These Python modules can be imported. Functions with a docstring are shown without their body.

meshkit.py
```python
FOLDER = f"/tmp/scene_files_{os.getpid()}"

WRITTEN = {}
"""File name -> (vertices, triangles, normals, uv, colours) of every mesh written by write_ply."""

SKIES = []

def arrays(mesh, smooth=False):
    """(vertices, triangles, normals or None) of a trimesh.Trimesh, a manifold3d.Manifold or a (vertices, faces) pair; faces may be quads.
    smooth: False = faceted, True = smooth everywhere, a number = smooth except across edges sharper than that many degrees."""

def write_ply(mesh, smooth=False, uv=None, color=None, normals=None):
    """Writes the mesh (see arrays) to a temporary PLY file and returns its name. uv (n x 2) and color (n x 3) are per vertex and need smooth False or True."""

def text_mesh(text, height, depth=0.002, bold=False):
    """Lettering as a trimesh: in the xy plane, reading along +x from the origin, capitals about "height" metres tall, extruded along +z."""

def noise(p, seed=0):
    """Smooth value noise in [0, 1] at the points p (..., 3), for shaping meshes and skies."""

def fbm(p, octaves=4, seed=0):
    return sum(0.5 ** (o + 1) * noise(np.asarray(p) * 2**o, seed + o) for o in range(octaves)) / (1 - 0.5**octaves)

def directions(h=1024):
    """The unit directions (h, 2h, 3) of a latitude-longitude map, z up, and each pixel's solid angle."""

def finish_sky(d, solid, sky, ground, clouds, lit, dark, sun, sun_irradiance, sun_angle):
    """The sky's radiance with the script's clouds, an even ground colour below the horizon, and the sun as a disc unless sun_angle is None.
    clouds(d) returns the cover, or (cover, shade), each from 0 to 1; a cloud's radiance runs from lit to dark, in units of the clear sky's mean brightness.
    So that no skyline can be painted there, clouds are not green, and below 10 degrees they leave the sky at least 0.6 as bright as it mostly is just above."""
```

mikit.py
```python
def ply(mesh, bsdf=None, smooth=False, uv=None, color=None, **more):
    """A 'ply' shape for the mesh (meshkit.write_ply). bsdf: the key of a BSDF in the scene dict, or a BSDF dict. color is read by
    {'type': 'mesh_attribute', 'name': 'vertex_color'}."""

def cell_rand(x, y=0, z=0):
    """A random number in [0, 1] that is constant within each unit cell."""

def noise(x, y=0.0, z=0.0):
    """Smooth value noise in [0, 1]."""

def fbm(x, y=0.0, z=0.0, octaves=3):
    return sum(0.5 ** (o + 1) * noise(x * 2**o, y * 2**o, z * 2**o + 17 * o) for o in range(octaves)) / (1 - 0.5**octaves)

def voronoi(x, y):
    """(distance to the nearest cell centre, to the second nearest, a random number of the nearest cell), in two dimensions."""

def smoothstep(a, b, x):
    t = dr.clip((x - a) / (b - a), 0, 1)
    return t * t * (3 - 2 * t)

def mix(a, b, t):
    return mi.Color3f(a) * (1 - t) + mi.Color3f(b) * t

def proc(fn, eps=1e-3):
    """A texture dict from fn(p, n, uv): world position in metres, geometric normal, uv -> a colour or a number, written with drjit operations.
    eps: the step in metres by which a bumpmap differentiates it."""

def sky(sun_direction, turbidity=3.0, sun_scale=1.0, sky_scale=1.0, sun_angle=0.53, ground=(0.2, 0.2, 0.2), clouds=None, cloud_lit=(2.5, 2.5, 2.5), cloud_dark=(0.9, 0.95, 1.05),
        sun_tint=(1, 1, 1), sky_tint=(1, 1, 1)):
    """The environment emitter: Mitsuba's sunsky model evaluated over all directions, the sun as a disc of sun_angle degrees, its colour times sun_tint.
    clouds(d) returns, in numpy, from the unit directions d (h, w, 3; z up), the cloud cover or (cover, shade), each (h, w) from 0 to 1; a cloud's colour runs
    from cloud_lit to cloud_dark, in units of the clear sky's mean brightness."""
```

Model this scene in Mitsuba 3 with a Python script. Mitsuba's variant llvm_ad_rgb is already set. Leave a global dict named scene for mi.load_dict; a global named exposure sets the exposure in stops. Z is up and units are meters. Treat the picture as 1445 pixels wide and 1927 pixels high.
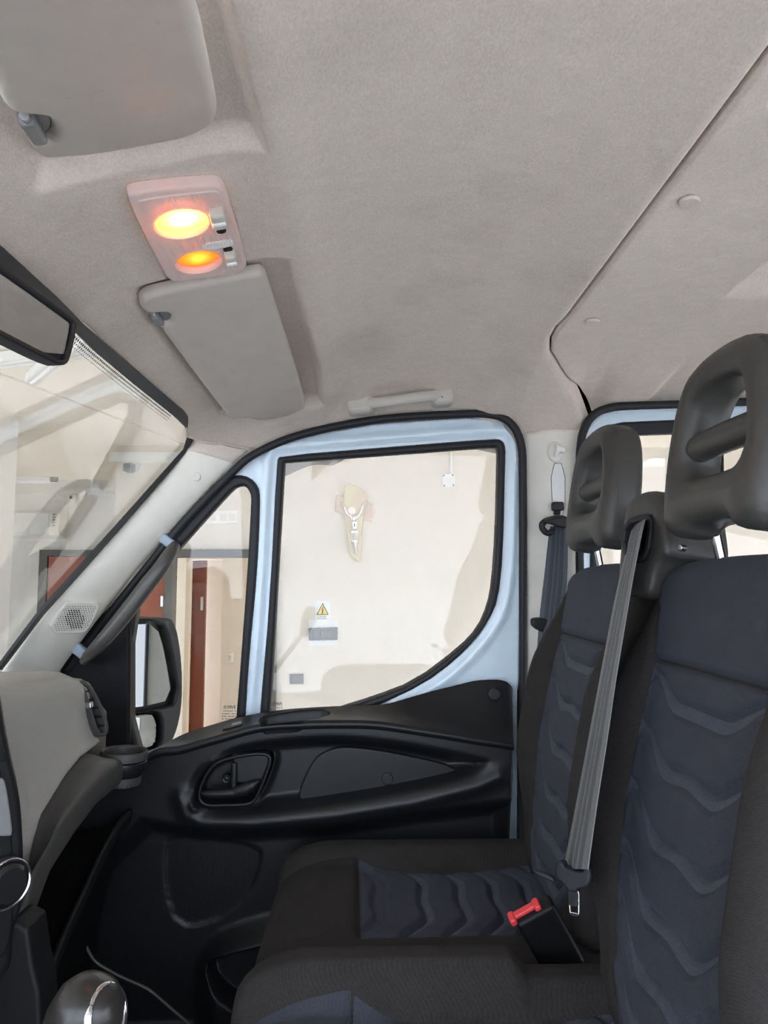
import math, random
import numpy as np, trimesh, shapely, shapely.affinity
import manifold3d as mf
import drjit as dr
import mitsuba as mi
import mikit, meshkit
from mikit import noise, fbm, smoothstep, mix
from shapely.geometry import Polygon, LineString
from scipy.spatial import Delaunay, cKDTree
from scipy.interpolate import PchipInterpolator
random.seed(7); RNG = np.random.default_rng(7)

# ------------------------------------------------------------------ camera, sky, exposure
CZ = 1.75                      # eye height over the showroom floor; all modelling coordinates below are relative to the eye
FPX, CU, CV = 1340.0, 722.5, 963.5
YAW, PIT = math.radians(1.18), math.radians(5.39)
FW = np.array([math.sin(YAW) * math.cos(PIT), math.cos(YAW) * math.cos(PIT), math.sin(PIT)])
RT = np.array([math.cos(YAW), -math.sin(YAW), 0.0])
UP = np.cross(RT, FW)
exposure = 4.8
scene, labels = {}, {}
scene['camera'] = {'type': 'perspective', 'fov_axis': 'x', 'fov': math.degrees(2 * math.atan(CU / FPX)), 'near_clip': 0.02, 'far_clip': 200.0,
                   'to_world': mi.ScalarTransform4f().look_at(origin=[0, 0, CZ], target=[float(FW[0]), float(FW[1]), float(CZ + FW[2])], up=[0, 0, 1])}
scene['sky'] = mikit.sky((0.2, 0.75, 0.62), turbidity=4.0, sun_scale=0.0, sky_scale=1.0, ground=(0.5, 0.49, 0.48),
                         clouds=lambda d: (np.full(d.shape[:2], 0.75), np.full(d.shape[:2], 0.0)), cloud_lit=(1.80, 1.92, 2.10))
SKYGAIN = 1.0

# ------------------------------------------------------------------ materials
def C(r, g, b):
    f = lambda c: c / 12.92 if c <= 0.04045 else ((c + 0.055) / 1.055) ** 2.4
    return [f(r / 255), f(g / 255), f(b / 255)]
def rgb(c): return {'type': 'rgb', 'value': list(map(float, c))}
def mat(key, d): scene[key] = {'type': 'twosided', 'b': d}
def plain(key, c, rough=0.5, spec=0.5, metallic=0.0, **kw):
    mat(key, {'type': 'principled', 'base_color': c if isinstance(c, dict) else rgb(c), 'roughness': rough, 'specular': spec, 'metallic': metallic, **kw})
def tint(c, amp, scale, sy=None, sz=None):
    c = [float(x) for x in c]
    sy = scale if sy is None else sy; sz = scale if sz is None else sz
    def fn(p, n, uv):
        t = 1 + amp * (2 * fbm(p.x * scale, p.y * sy, p.z * sz, 3) - 1)
        return mi.Color3f(c) * t
    return mikit.proc(fn)

def _headliner(p, n, uv):
    fine = noise(p.x * 700, p.y * 420, p.z * 500)
    mid = fbm(p.x * 60, p.y * 90, p.z * 60, 3)
    soil = smoothstep(0.52, 0.8, fbm(p.x * 7, p.y * 7, p.z * 7, 3)) * 0.10
    t = 1 + 0.09 * (2 * fine - 1) + 0.06 * (2 * mid - 1) - soil
    return mi.Color3f([0.63, 0.55, 0.48]) * t
plain('m_headliner', mikit.proc(_headliner), 0.95, 0.1, sheen=0.3)
def _visor(p, n, uv):
    t = 1 + 0.05 * (2 * fbm(p.x * 30, p.y * 30, p.z * 30, 3) - 1) - 0.10 * smoothstep(0.80, 0.88, fbm(p.x * 120, p.y * 50, p.z * 60, 2))
    return mi.Color3f([0.55, 0.49, 0.435]) * t
plain('m_visor', mikit.proc(_visor), 0.6, 0.3)
plain('m_handle_beige', tint(C(196, 190, 180), .04, 40), 0.5, 0.4)
plain('m_pillar', tint(C(222, 218, 208), .05, 18), 0.55, 0.35)
plain('m_paint', C(216, 234, 246), 0.22, 0.5, clearcoat=0.8, clearcoat_gloss=0.95)
plain('m_rubber', C(34, 35, 38), 0.55, 0.4)
plain('m_frit', C(38, 39, 40), 0.4, 0.4)
plain('m_dash', tint(C(152, 149, 142), .04, 300), 0.5, 0.4)
plain('m_dash_dark_shaded', tint(C(64, 63, 61), .05, 300), 0.5, 0.4)  # m_dash grey darkened to carry shading falloff; vent rim and cup share it
plain('m_trim', tint(C(25, 26, 28), .06, 400), 0.42, 0.4)
plain('m_trim_dark', tint(C(17, 17, 19), .06, 300), 0.6, 0.3)
plain('m_black', C(14, 14, 15), 0.55, 0.3)
plain('m_gloss_black', C(20, 19, 19), 0.15, 0.5, clearcoat=0.8)
plain('m_headrest', tint(C(66, 65, 62), .05, 200), 0.42, 0.45)
def _fabric(c, s):
    c = [float(x) for x in c]
    def fn(p, n, uv):
        w = 0.5 + 0.5 * dr.sin((p.z + p.x) * s) * dr.sin((p.y + p.x * .5) * s)
        t = 0.78 + 0.3 * w + 0.25 * (noise(p.x * 500, p.y * 500, p.z * 500) - .5) + .18 * (fbm(p.x * 40, p.y * 40, p.z * 40, 2) - .5)
        return mi.Color3f(c) * t
    return mikit.proc(fn)
plain('m_navy', _fabric([0.050, 0.054, 0.068], 2600), 0.95, 0.15, sheen=0.35)
plain('m_band_highlight', _fabric([0.070, 0.077, 0.098], 2200), 0.9, 0.2, sheen=0.4)  # lighter than m_navy: catch light along the seat grooves put into the colour
plain('m_bolster', _fabric([0.034, 0.031, 0.030], 1900), 0.95, 0.12, sheen=0.2)
plain('m_belt', tint(C(112, 113, 113), .08, 500), 0.6, 0.35)
plain('m_belt_stripe', tint(C(88, 90, 92), .08, 500), 0.6, 0.3)
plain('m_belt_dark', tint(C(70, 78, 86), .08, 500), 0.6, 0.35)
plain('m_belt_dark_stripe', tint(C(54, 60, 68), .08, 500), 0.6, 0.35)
plain('m_red', C(214, 62, 66), 0.4, 0.5)
plain('m_chrome', [0.85, 0.85, 0.86], 0.12, 0.5, 1.0)
plain('m_steel', [0.55, 0.55, 0.56], 0.28, 0.5, 1.0)
plain('m_grip', tint(C(76, 73, 70), .10, 60), 0.35, 0.5)
plain('m_knob', C(40, 37, 35), 0.28, 0.45, clearcoat=0.15)
plain('m_bracket', C(150, 165, 178), 0.4, 0.5)
plain('m_silver_plastic', C(120, 120, 120), 0.4, 0.5)
plain('m_white_plastic', C(224, 224, 220), 0.4, 0.5)
plain('m_grey_plastic', C(120, 122, 124), 0.45, 0.4)
mat('m_mirror', {'type': 'conductor', 'material': 'none', 'specular_reflectance': rgb([0.62, 0.62, 0.62])})
mat('m_mirror_outside', {'type': 'conductor', 'material': 'none', 'specular_reflectance': rgb([0.30, 0.31, 0.31])})
scene['m_glass'] = {'type': 'thindielectric', 'int_ior': 1.5}
plain('m_wall', tint([0.75, 0.695, 0.61], .015, 3), 0.9, 0.1)
plain('m_wall_white', tint([0.80, 0.79, 0.75], .015, 3), 0.9, 0.1)
plain('m_ceiling_room', tint([0.85, 0.80, 0.72], .01, 2), 0.9, 0.1)
plain('m_floor_room', tint([0.70, 0.68, 0.65], .05, 2), 0.35, 0.4)
plain('m_reddoor', tint(C(166, 96, 74), .07, 4, 4, .8), 0.5, 0.4)
plain('m_browndoor', tint(C(134, 78, 60), .07, 4, 4, .8), 0.5, 0.4)
plain('m_doorframe', C(98, 96, 92), 0.5, 0.4)
plain('m_mullion', C(60, 62, 64), 0.5, 0.4)
plain('m_carpet', tint(C(24, 24, 25), .2, 300), 0.95, 0.1)
def _stone(p, n, uv):
    b = fbm(p.x * 9 + p.z * 3, p.y * 9, p.z * 4 - p.x * 6, 3)
    return mix([0.68, 0.56, 0.40], [0.66, 0.63, 0.40], smoothstep(.35, .65, b))
plain('m_stone', mikit.proc(_stone), 0.35, 0.5)
plain('m_stone_pink', tint([0.64, 0.50, 0.41], .12, 9), 0.35, 0.5)
plain('m_yellow', C(240, 205, 40), 0.5, 0.4)
plain('m_lens_base', [0.88, 0.80, 0.76], 0.4, 0.4)
scene['m_lens'] = {'type': 'principledthin', 'base_color': rgb([0.97, 0.88, 0.84]), 'roughness': 0.35, 'spec_trans': 0.25, 'diff_trans': 0.8, 'eta': 1.45}
plain('m_bowl', [0.55, 0.26, 0.09], 0.45, 0.4)
scene['m_lens_orange'] = {'type': 'principledthin', 'base_color': rgb([1.0, 0.46, 0.15]), 'roughness': 0.5, 'spec_trans': 0.0, 'diff_trans': 1.7, 'eta': 1.45}
plain('m_tube_lamp', [0.9, 0.9, 0.92], 0.4, 0.4)

# ------------------------------------------------------------------ geometry helpers
def ray(u, v): return FW * FPX + RT * (u - CU) + UP * (CV - v)
def P(u, v, y=None, x=None, z=None):
    d = ray(u, v)
    return d * (y / d[1] if y is not None else x / d[0] if x is not None else z / d[2])
def px_of(V):
    V = np.asarray(V, float); w = V @ FW
    return np.stack([CU + FPX * (V @ RT) / w, CV - FPX * (V @ UP) / w], 1)
class Fr:
    """a plane: origin, normal (towards the viewer's side) and two axes"""
    def __init__(s, o, n, a=(1, 0, 0)):
        s.o = np.asarray(o, float); s.n = np.asarray(n, float) / np.linalg.norm(n)
        a = np.asarray(a, float); a = a - s.n * (a @ s.n); s.a = a / np.linalg.norm(a); s.b = np.cross(s.n, s.a)
    def hit(s, u, v):
        d = ray(u, v); return d * ((s.o @ s.n) / (d @ s.n))
    def loc(s, q):
        q = np.asarray(q, float) - s.o; return np.stack([q @ s.a, q @ s.b], -1)
    def px(s, pts): return s.loc([s.hit(u, v) for u, v in pts])
    def glob(s, ab, h=0.0):
        ab = np.asarray(ab, float); h = np.broadcast_to(h, len(ab))
        return s.o + ab[:, :1] * s.a + ab[:, 1:2] * s.b + h[:, None] * s.n
    def moved(s, d): return Fr(s.o + s.n * d, s.n, s.a)
def chaikin(p, n=2, closed=True):
    p = np.asarray(p, float)
    for _ in range(n):
        q = np.roll(p, -1, 0) if closed else p[1:]
        b = p if closed else p[:-1]
        r = np.stack([b * .75 + q * .25, b * .25 + q * .75], 1).reshape(-1, p.shape[1])
        p = r if closed else np.vstack([p[:1], r, p[-1:]])
    return p
def spline(p, n=40, closed=False):
    p = np.asarray(p, float)
    if closed: p = np.vstack([p, p[:1]])
    t = np.r_[0, np.cumsum(np.sqrt(np.linalg.norm(np.diff(p, axis=0), axis=1)))]
    from scipy.interpolate import CubicSpline, Akima1DInterpolator
    f = CubicSpline(t, p, bc_type='periodic') if closed else (Akima1DInterpolator(t, p) if len(p) > 2 else lambda s: p[0] + (p[1] - p[0]) * (s / t[-1])[:, None])
    s = np.linspace(0, t[-1], n + 1 if closed else n)
    out = f(s)
    return out[:-1] if closed else out
def sst(a, b, x):
    t = np.clip((np.asarray(x, float) - a) / (b - a), 0, 1); return t * t * (3 - 2 * t)
def ringpts(poly, step):
    out = []
    for g in getattr(poly, 'geoms', [poly]):
        if g.is_empty: continue
        for l in [g.exterior, *g.interiors]:
            n = max(8, int(l.length / step)); out.append(shapely.get_coordinates(l.interpolate(np.linspace(0, 1, n, endpoint=False), normalized=True)))
    return np.vstack(out) if out else np.zeros((0, 2))
def fill(poly, r, res, extra=None):
    pts = []
    step = min(res, max(.0015, r * .35)) if r > 0 else res
    for k in ([0, .08, .22, .42, .7, 1.0] if r > 0 else [0]):
        q = poly if k == 0 else poly.buffer(-r * k)
        pts.append(ringpts(q, max(step * (0.8 if k < .3 else 1.4), .0012)))
    x0, y0, x1, y1 = poly.bounds
    gx, gy = np.meshgrid(np.arange(x0, x1, res), np.arange(y0, y1, res * .87)); gx = gx + (np.arange(gx.shape[0]) % 2)[:, None] * res * .5
    g = np.stack([gx.ravel(), gy.ravel()], 1)
    inner = poly.buffer(-(r * 1.0 + res * .4))
    if not inner.is_empty:
        g = g[shapely.contains_xy(inner, g[:, 0], g[:, 1])]
        if extra is not None and len(extra): g = g[cKDTree(extra).query(g)[0] > res * .55]
        pts.append(g)
    if extra is not None and len(extra):
        pts.append(extra[shapely.contains_xy(poly, extra[:, 0], extra[:, 1])])
    pts = np.vstack(pts); pts = pts[np.unique(np.round(pts, 5), axis=0, return_index=True)[1]]
    tri = Delaunay(pts).simplices
    c = pts[tri].mean(1)
    tri = tri[shapely.contains_xy(poly, c[:, 0], c[:, 1])]
    e1, e2 = pts[tri[:, 1]] - pts[tri[:, 0]], pts[tri[:, 2]] - pts[tri[:, 0]]
    ar = e1[:, 0] * e2[:, 1] - e1[:, 1] * e2[:, 0]
    tri = tri[np.abs(ar) > 1e-12]; ar = ar[np.abs(ar) > 1e-12]
    tri[ar < 0] = tri[ar < 0][:, ::-1]
    return pts, tri
def poly_of(a): 
    p = a if isinstance(a, Polygon) else Polygon(np.asarray(a)[:, :2])
    if not p.is_valid: p = p.buffer(0)
    if p.geom_type != 'Polygon': p = max(p.geoms, key=lambda g: g.area)
    return p
def border(tri):
    e = np.vstack([tri[:, [0, 1]], tri[:, [1, 2]], tri[:, [2, 0]]])
    s = {(int(a), int(b)) for a, b in e}
    return np.array([(a, b) for a, b in s if (b, a) not in s])
def relief(poly, fr, r=.004, thick=.01, hf=None, res=.01, extra=None, split=None, sym=False, warp=None):
    """a pad on a plane: rounded rim of radius r, height field hf(points, rim distance), sides down to -thick; sym: the same rounding behind"""
    poly = poly_of(poly)
    pts, tri = fill(poly, r, res, extra)
    d = shapely.distance(poly.boundary, shapely.points(pts))
    dd = np.minimum(d, r) if r > 0 else d
    fall = (r - np.sqrt(np.maximum(0, r * r - (r - dd) ** 2))) if r > 0 else 0 * d
    h = (hf(pts, d) if hf else 0.0) - fall
    h = np.broadcast_to(h, len(pts)).astype(float)
    top = fr.glob(pts, h)
    n = len(pts)
    V, F = [top], [tri]
    if thick is not None:
        hb = (-thick + fall) if sym else np.minimum(-thick, h - .001)
        V.append(fr.glob(pts, np.broadcast_to(hb, n)))
        b = border(tri)
        F.append(np.stack([b[:, 1], b[:, 0], b[:, 0] + n], 1)); F.append(np.stack([b[:, 1], b[:, 0] + n, b[:, 1] + n], 1))
        F.append(tri[:, ::-1] + n)
    V, F = np.vstack(V), np.vstack(F)
    if warp is not None: V = warp(V)
    if split is None: return trimesh.Trimesh(V, F, process=False)
    c = pts[tri].mean(1); res_ = []; left = np.ones(len(tri), bool)
    for q in split:
        m = left & shapely.contains_xy(q, c[:, 0], c[:, 1]); left &= ~m
        res_.append(sub(V, tri[m]))
    keep = np.r_[np.nonzero(left)[0], np.arange(len(tri), len(F))]
    return [sub(V, F[keep]), *res_]
def sub(V, F):
    u, inv = np.unique(F, return_inverse=True)
    return trimesh.Trimesh(V[u], inv.reshape(-1, 3), process=False)
def grid(V):
    V = np.asarray(V, float); a, b = V.shape[:2]
    i = np.arange(a * b).reshape(a, b)
    q = np.stack([i[:-1, :-1], i[1:, :-1], i[1:, 1:], i[:-1, 1:]], -1).reshape(-1, 4)
    return trimesh.Trimesh(V.reshape(-1, 3), np.vstack([q[:, [0, 1, 2]], q[:, [0, 2, 3]]]), process=False)
def tube(path, rad, n=12, closed=False, flat=1.0, up=None, cap=True):
    p = np.asarray(path, float); m = len(p); rad = np.broadcast_to(rad, m)
    t = (np.roll(p, -1, 0) - np.roll(p, 1, 0)) if closed else np.gradient(p, axis=0)
    t /= np.linalg.norm(t, axis=1, keepdims=True)
    nrm = np.zeros_like(p); u = np.asarray(up if up is not None else ([0, 0, 1] if abs(t[0][2]) < .9 else [1, 0, 0]), float)
    for i in range(m):
        if up is not None: u = np.asarray(up, float)
        u = u - t[i] * (u @ t[i]); u /= np.linalg.norm(u); nrm[i] = u
    bi = np.cross(t, nrm)
    a = np.arange(n) * 2 * np.pi / n
    V = p[:, None] + rad[:, None, None] * (np.cos(a)[None, :, None] * nrm[:, None] + flat * np.sin(a)[None, :, None] * bi[:, None])
    i = np.arange(m * n).reshape(m, n)
    if closed: i = np.vstack([i, i[:1]])
    i = np.hstack([i, i[:, :1]])
    q = np.stack([i[:-1, :-1], i[:-1, 1:], i[1:, 1:], i[1:, :-1]], -1).reshape(-1, 4)
    F = [q[:, [0, 1, 2]], q[:, [0, 2, 3]]]; V = V.reshape(-1, 3)
    if cap and not closed:
        V = np.vstack([V, p[:1], p[-1:]]); c0, c1 = m * n, m * n + 1; k = np.arange(n)
        F.append(np.stack([k * 0 + c0, (k + 1) % n, k], 1)); F.append(np.stack([k * 0 + c1, (m - 1) * n + k, (m - 1) * n + (k + 1) % n], 1))
    return trimesh.Trimesh(V, np.vstack(F), process=False)
def rbox(c, size, r=.004, ax=None, seg=2):
    """box with rounded edges; ax: rows are the three axes"""
    h = np.maximum(np.asarray(size, float) / 2 - r, 1e-5)
    s = trimesh.creation.icosphere(seg - 1, r).vertices
    V = np.vstack([s + h * np.array([i, j, k]) for i in (-1, 1) for j in (-1, 1) for k in (-1, 1)])
    m = trimesh.convex.convex_hull(V)
    if ax is not None: m.vertices = m.vertices @ np.asarray(ax, float)
    m.vertices = m.vertices + np.asarray(c, float)
    return m
def box(lo, hi):
    lo, hi = np.minimum(lo, hi), np.maximum(lo, hi)
    return trimesh.creation.box(extents=hi - lo, transform=trimesh.transformations.translation_matrix((lo + hi) / 2))
def lathe(prof, c, axis, n=32):
    """prof: (radius, height) pairs along axis"""
    ax = np.asarray(axis, float) / np.linalg.norm(axis); u = np.cross(ax, [0.3, .9, .1]); u /= np.linalg.norm(u); w = np.cross(ax, u)
    a = np.linspace(0, 2 * np.pi, n + 1); pr = np.asarray(prof, float)
    V = np.asarray(c, float) + pr[:, None, 1:2] * ax + pr[:, None, :1] * (np.cos(a)[None, :, None] * u + np.sin(a)[None, :, None] * w)
    return grid(V)
def disc(c, nrm, rx, h=.002, ry=None, a=(1, 0, 0), n=28, r=.001):
    fr = Fr(c, nrm, a); t = np.arange(n) * 2 * np.pi / n
    return relief(np.stack([rx * np.cos(t), (ry or rx) * np.sin(t)], 1), fr.moved(h), r, h * 2, res=rx)
def cat(*ms): return trimesh.util.concatenate([m for m in ms])

def sd(poly, pts):
    q = shapely.points(pts); d = shapely.distance(poly.boundary, q); return np.where(shapely.contains_xy(poly, pts[:, 0], pts[:, 1]), d, -d)
# ------------------------------------------------------------------ registry
def key_of(name, parent=None):
    base = name if parent is None else parent + '__' + name
    def used(k): return k in scene or k in labels or any(q.startswith(k + '__') for q in scene)
    if not used(base): return base
    i = 1
    while used(f'{base}_{i:03d}'): i += 1
    return f'{base}_{i:03d}'
def thing(name, label, category=None, group=None, kind=None):
    k = key_of(name); labels[k] = {'label': label}
    if category: labels[k]['category'] = category
    if group: labels[k]['group'] = group
    if kind: labels[k]['kind'] = kind
    return k
def add(name, mesh, m, parent=None, smooth=40, label=None, category=None, group=None, kind=None, emit=None, **kw):
    k = key_of(name, parent)
    mesh = mesh.copy(); mesh.vertices = mesh.vertices + np.array([0, 0, CZ])
    scene[k] = mikit.ply(mesh, m, smooth=smooth, **kw)
    if emit: scene[k]['emitter'] = {'type': 'area', 'radiance': rgb(emit)}
    e = {a: b for a, b in (('label', label), ('category', category), ('group', group), ('kind', kind)) if b}
    if e: labels[k] = e
    return k
STRUCT = dict(kind='structure')

# ------------------------------------------------------------------ the showroom round the van
ZF, ZC = -CZ, 1.13
YW, YB = 6.0, 8.1
def wpx(u, v, y): q = P(u, v, y=y); return q[0], q[2]
xl = wpx(218, 900, YW)[0]; xo0 = wpx(328, 1200, YW)[0]; xo1 = wpx(521, 1150, YW)[0]; zl = wpx(400, 1034, YW)[1]
xr0 = wpx(246, 1100, YW)[0] - .25
add('floor', box((-8, -1.5, ZF - .1), (7, 10, ZF)), 'm_floor_room', smooth=False, label='pale polished showroom floor under the van', **STRUCT)
cl = add('ceiling', box((-8, -1.5, ZC), (7, 10, ZC + .1)), 'm_ceiling_room', smooth=False, label='cream showroom ceiling seen through the windscreen', **STRUCT)
q0, q1 = P(0, 702, z=ZC), P(350, 836, z=ZC)
dv = (q1 - q0) / np.linalg.norm(q1 - q0); sdn = np.array([dv[1], -dv[0], 0]) * .012
q0 = q0 - dv * 2; q1 = q1 + dv * .2
add('joint_strip', trimesh.convex.convex_hull(np.vstack([q + s * sdn + np.array([0, 0, h]) for q in (q0, q1) for s in (-1, 1) for h in (-.006, .02)])), 'm_wall', cl, smooth=False)
# far wall with a door opening
add('wall_far', cat(box((xo1, YW, ZF), (7, YW + .15, ZC)), box((xl, YW, zl), (xo1, YW + .15, ZC)), box((xl, YW, ZF), (xr0, YW + .15, zl))), 'm_wall', smooth=False,
    label='bright cream showroom wall carrying the crucifix', **STRUCT)
a0, a1 = wpx(205, 868, YW - .08), wpx(205, 855, YW - .08)
add('trim_1', box((a0[0], YW - .08, a0[1]), (xo1 - .3, YW, a1[1] + .02)), 'm_wall_white', smooth=False, label='narrow white cornice ledge on top of the projecting wall', **STRUCT)
add('wall_back', box((-8, YB, ZF), (xl + .1, YB + .1, ZC)), 'm_wall_white', smooth=False, label='white set-back wall with the air conditioner', **STRUCT)
add('wall_return', box((xl - .0, YW + .15, ZF), (xl + .1, YB, ZC)), 'm_wall_white', smooth=False, label='short white return wall beside the set-back wall', **STRUCT)
add('trim_2', box((-6, YB - .04, wpx(100, 930, YB)[1]), (xl, YB, wpx(100, 924, YB)[1] + .035)), 'm_wall_white', smooth=False, label='slim white moulding high on the set-back wall', **STRUCT)
add('wall_left', box((-8.1, -1.5, ZF), (-8, 10, ZC)), 'm_wall_white', smooth=False, label='white showroom side wall', **STRUCT)
xc = wpx(30, 900, 4.95)[0]; zc = wpx(10, 780, 4.45)[1]
add('column', box((xc - .8, 4.45, ZF), (xc, 4.95, ZC)), 'm_wall_white', smooth=False, label='white square column at the left edge beyond the windscreen', category='column')
# corridor behind the opening
k = add('wall_corridor', cat(box((xo0 - 1.2, 8.0, ZF), (wpx(355, 1200, 8.0)[0], 8.1, ZC)), box((wpx(416, 1200, 8.0)[0], 8.0, ZF), (1.5, 8.1, ZC)), box((wpx(355, 1200, 8.0)[0], 8.0, wpx(380, 1052, 8.0)[1]), (wpx(416, 1200, 8.0)[0], 8.1, ZC))),
        'm_wall', smooth=False, label='cream corridor wall behind the doorway', **STRUCT)
nx0, nx1, nz = wpx(355, 1200, 8.0)[0], wpx(416, 1200, 8.0)[0], wpx(380, 1052, 8.0)[1]
add('niche', cat(box((nx0 - .05, 8.1, ZF), (nx1 + .05, 8.5, ZF + .01)), box((nx0 - .05, 8.45, ZF), (nx1 + .05, 8.5, nz)), box((nx1, 8.1, ZF), (nx1 + .05, 8.5, nz)), box((nx0 - .05, 8.1, nz), (nx1 + .05, 8.5, nz + .04))), 'm_wall', k, smooth=False)
t = thing('brown_door', 'brown wooden door standing in the corridor niche', 'door')
bx0, bx1 = wpx(353, 1200, 8.12)[0], wpx(383, 1200, 8.12)[0]
add('leaf', rbox(((bx0 + bx1) / 2, 8.2, (ZF + nz) / 2), (bx1 - bx0, .06, nz - ZF - .02), .006), 'm_browndoor', t, smooth=20)
add('lock_plate', box((bx1 - .05, 8.15, -.35), (bx1 - .02, 8.172, -.2)), 'm_steel', t, smooth=False)
sx, sz = wpx(433, 1237, 7.99)
t = thing('wall_switch', 'small pale light switch in the corridor beside the window post', 'switch')
add('plate', rbox((sx, 7.99, sz), (.07, .02, .11), .006), 'm_wall_white', t); add('rocker', rbox((sx, 7.978, sz), (.03, .012, .05), .003), 'm_wall', t)
# doorway frame, red leaf
t = thing('doorway_frame', 'dark grey metal frame round the wide doorway', 'door frame')
fw = .075
add('head', rbox(((xr0 + xo1) / 2, YW - .01, zl - .035), (xo1 - xr0 + .02, .12, .07), .006), 'm_doorframe', t, smooth=20)
add('jamb', rbox((xo1 - .02, YW - .01, (ZF + zl) / 2), (.05, .12, zl - ZF - .08), .006), 'm_doorframe', t, smooth=20)
add('jamb', rbox((xo0 - .04, YW - .01, (ZF + zl) / 2), (.07, .14, zl - ZF - .08), .006), 'm_doorframe', t, smooth=20)
for zz in (-.18, -.75):
    add('hinge', rbox((xo0 - .085, YW - .09, zz), (.03, .03, .1), .01), 'm_steel', t)
t = thing('red_door', 'reddish brown door leaf behind the wing mirror', 'door')
add('leaf', rbox(((xr0 + xo0 - .08) / 2, YW + .03, (ZF + zl) / 2), (xo0 - .08 - xr0, .05, zl - ZF - .09), .005), 'm_reddoor', t, smooth=20)
add('handle', tube(spline([(xr0 + .1, YW, -.72), (xr0 + .1, YW - .05, -.72), (xr0 + .22, YW - .05, -.72)], 12), .01), 'm_steel', t)
t = thing('red_door', 'reddish brown door in a dark frame below the air conditioner', 'door')
dx0, dz1 = wpx(79, 1035, YB); dx1 = xl - .02
add('frame', cat(box((dx0, YB - .06, ZF), (dx0 + .09, YB, dz1)), box((dx0, YB - .06, dz1 - .07), (dx1, YB, dz1))), 'm_doorframe', t, smooth=False)
add('leaf', rbox(((dx0 + .1 + dx1) / 2, YB - .03, (ZF + dz1 - .07) / 2), (dx1 - dx0 - .1, .04, dz1 - .075 - ZF), .004), 'm_reddoor', t, smooth=20)
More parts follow.
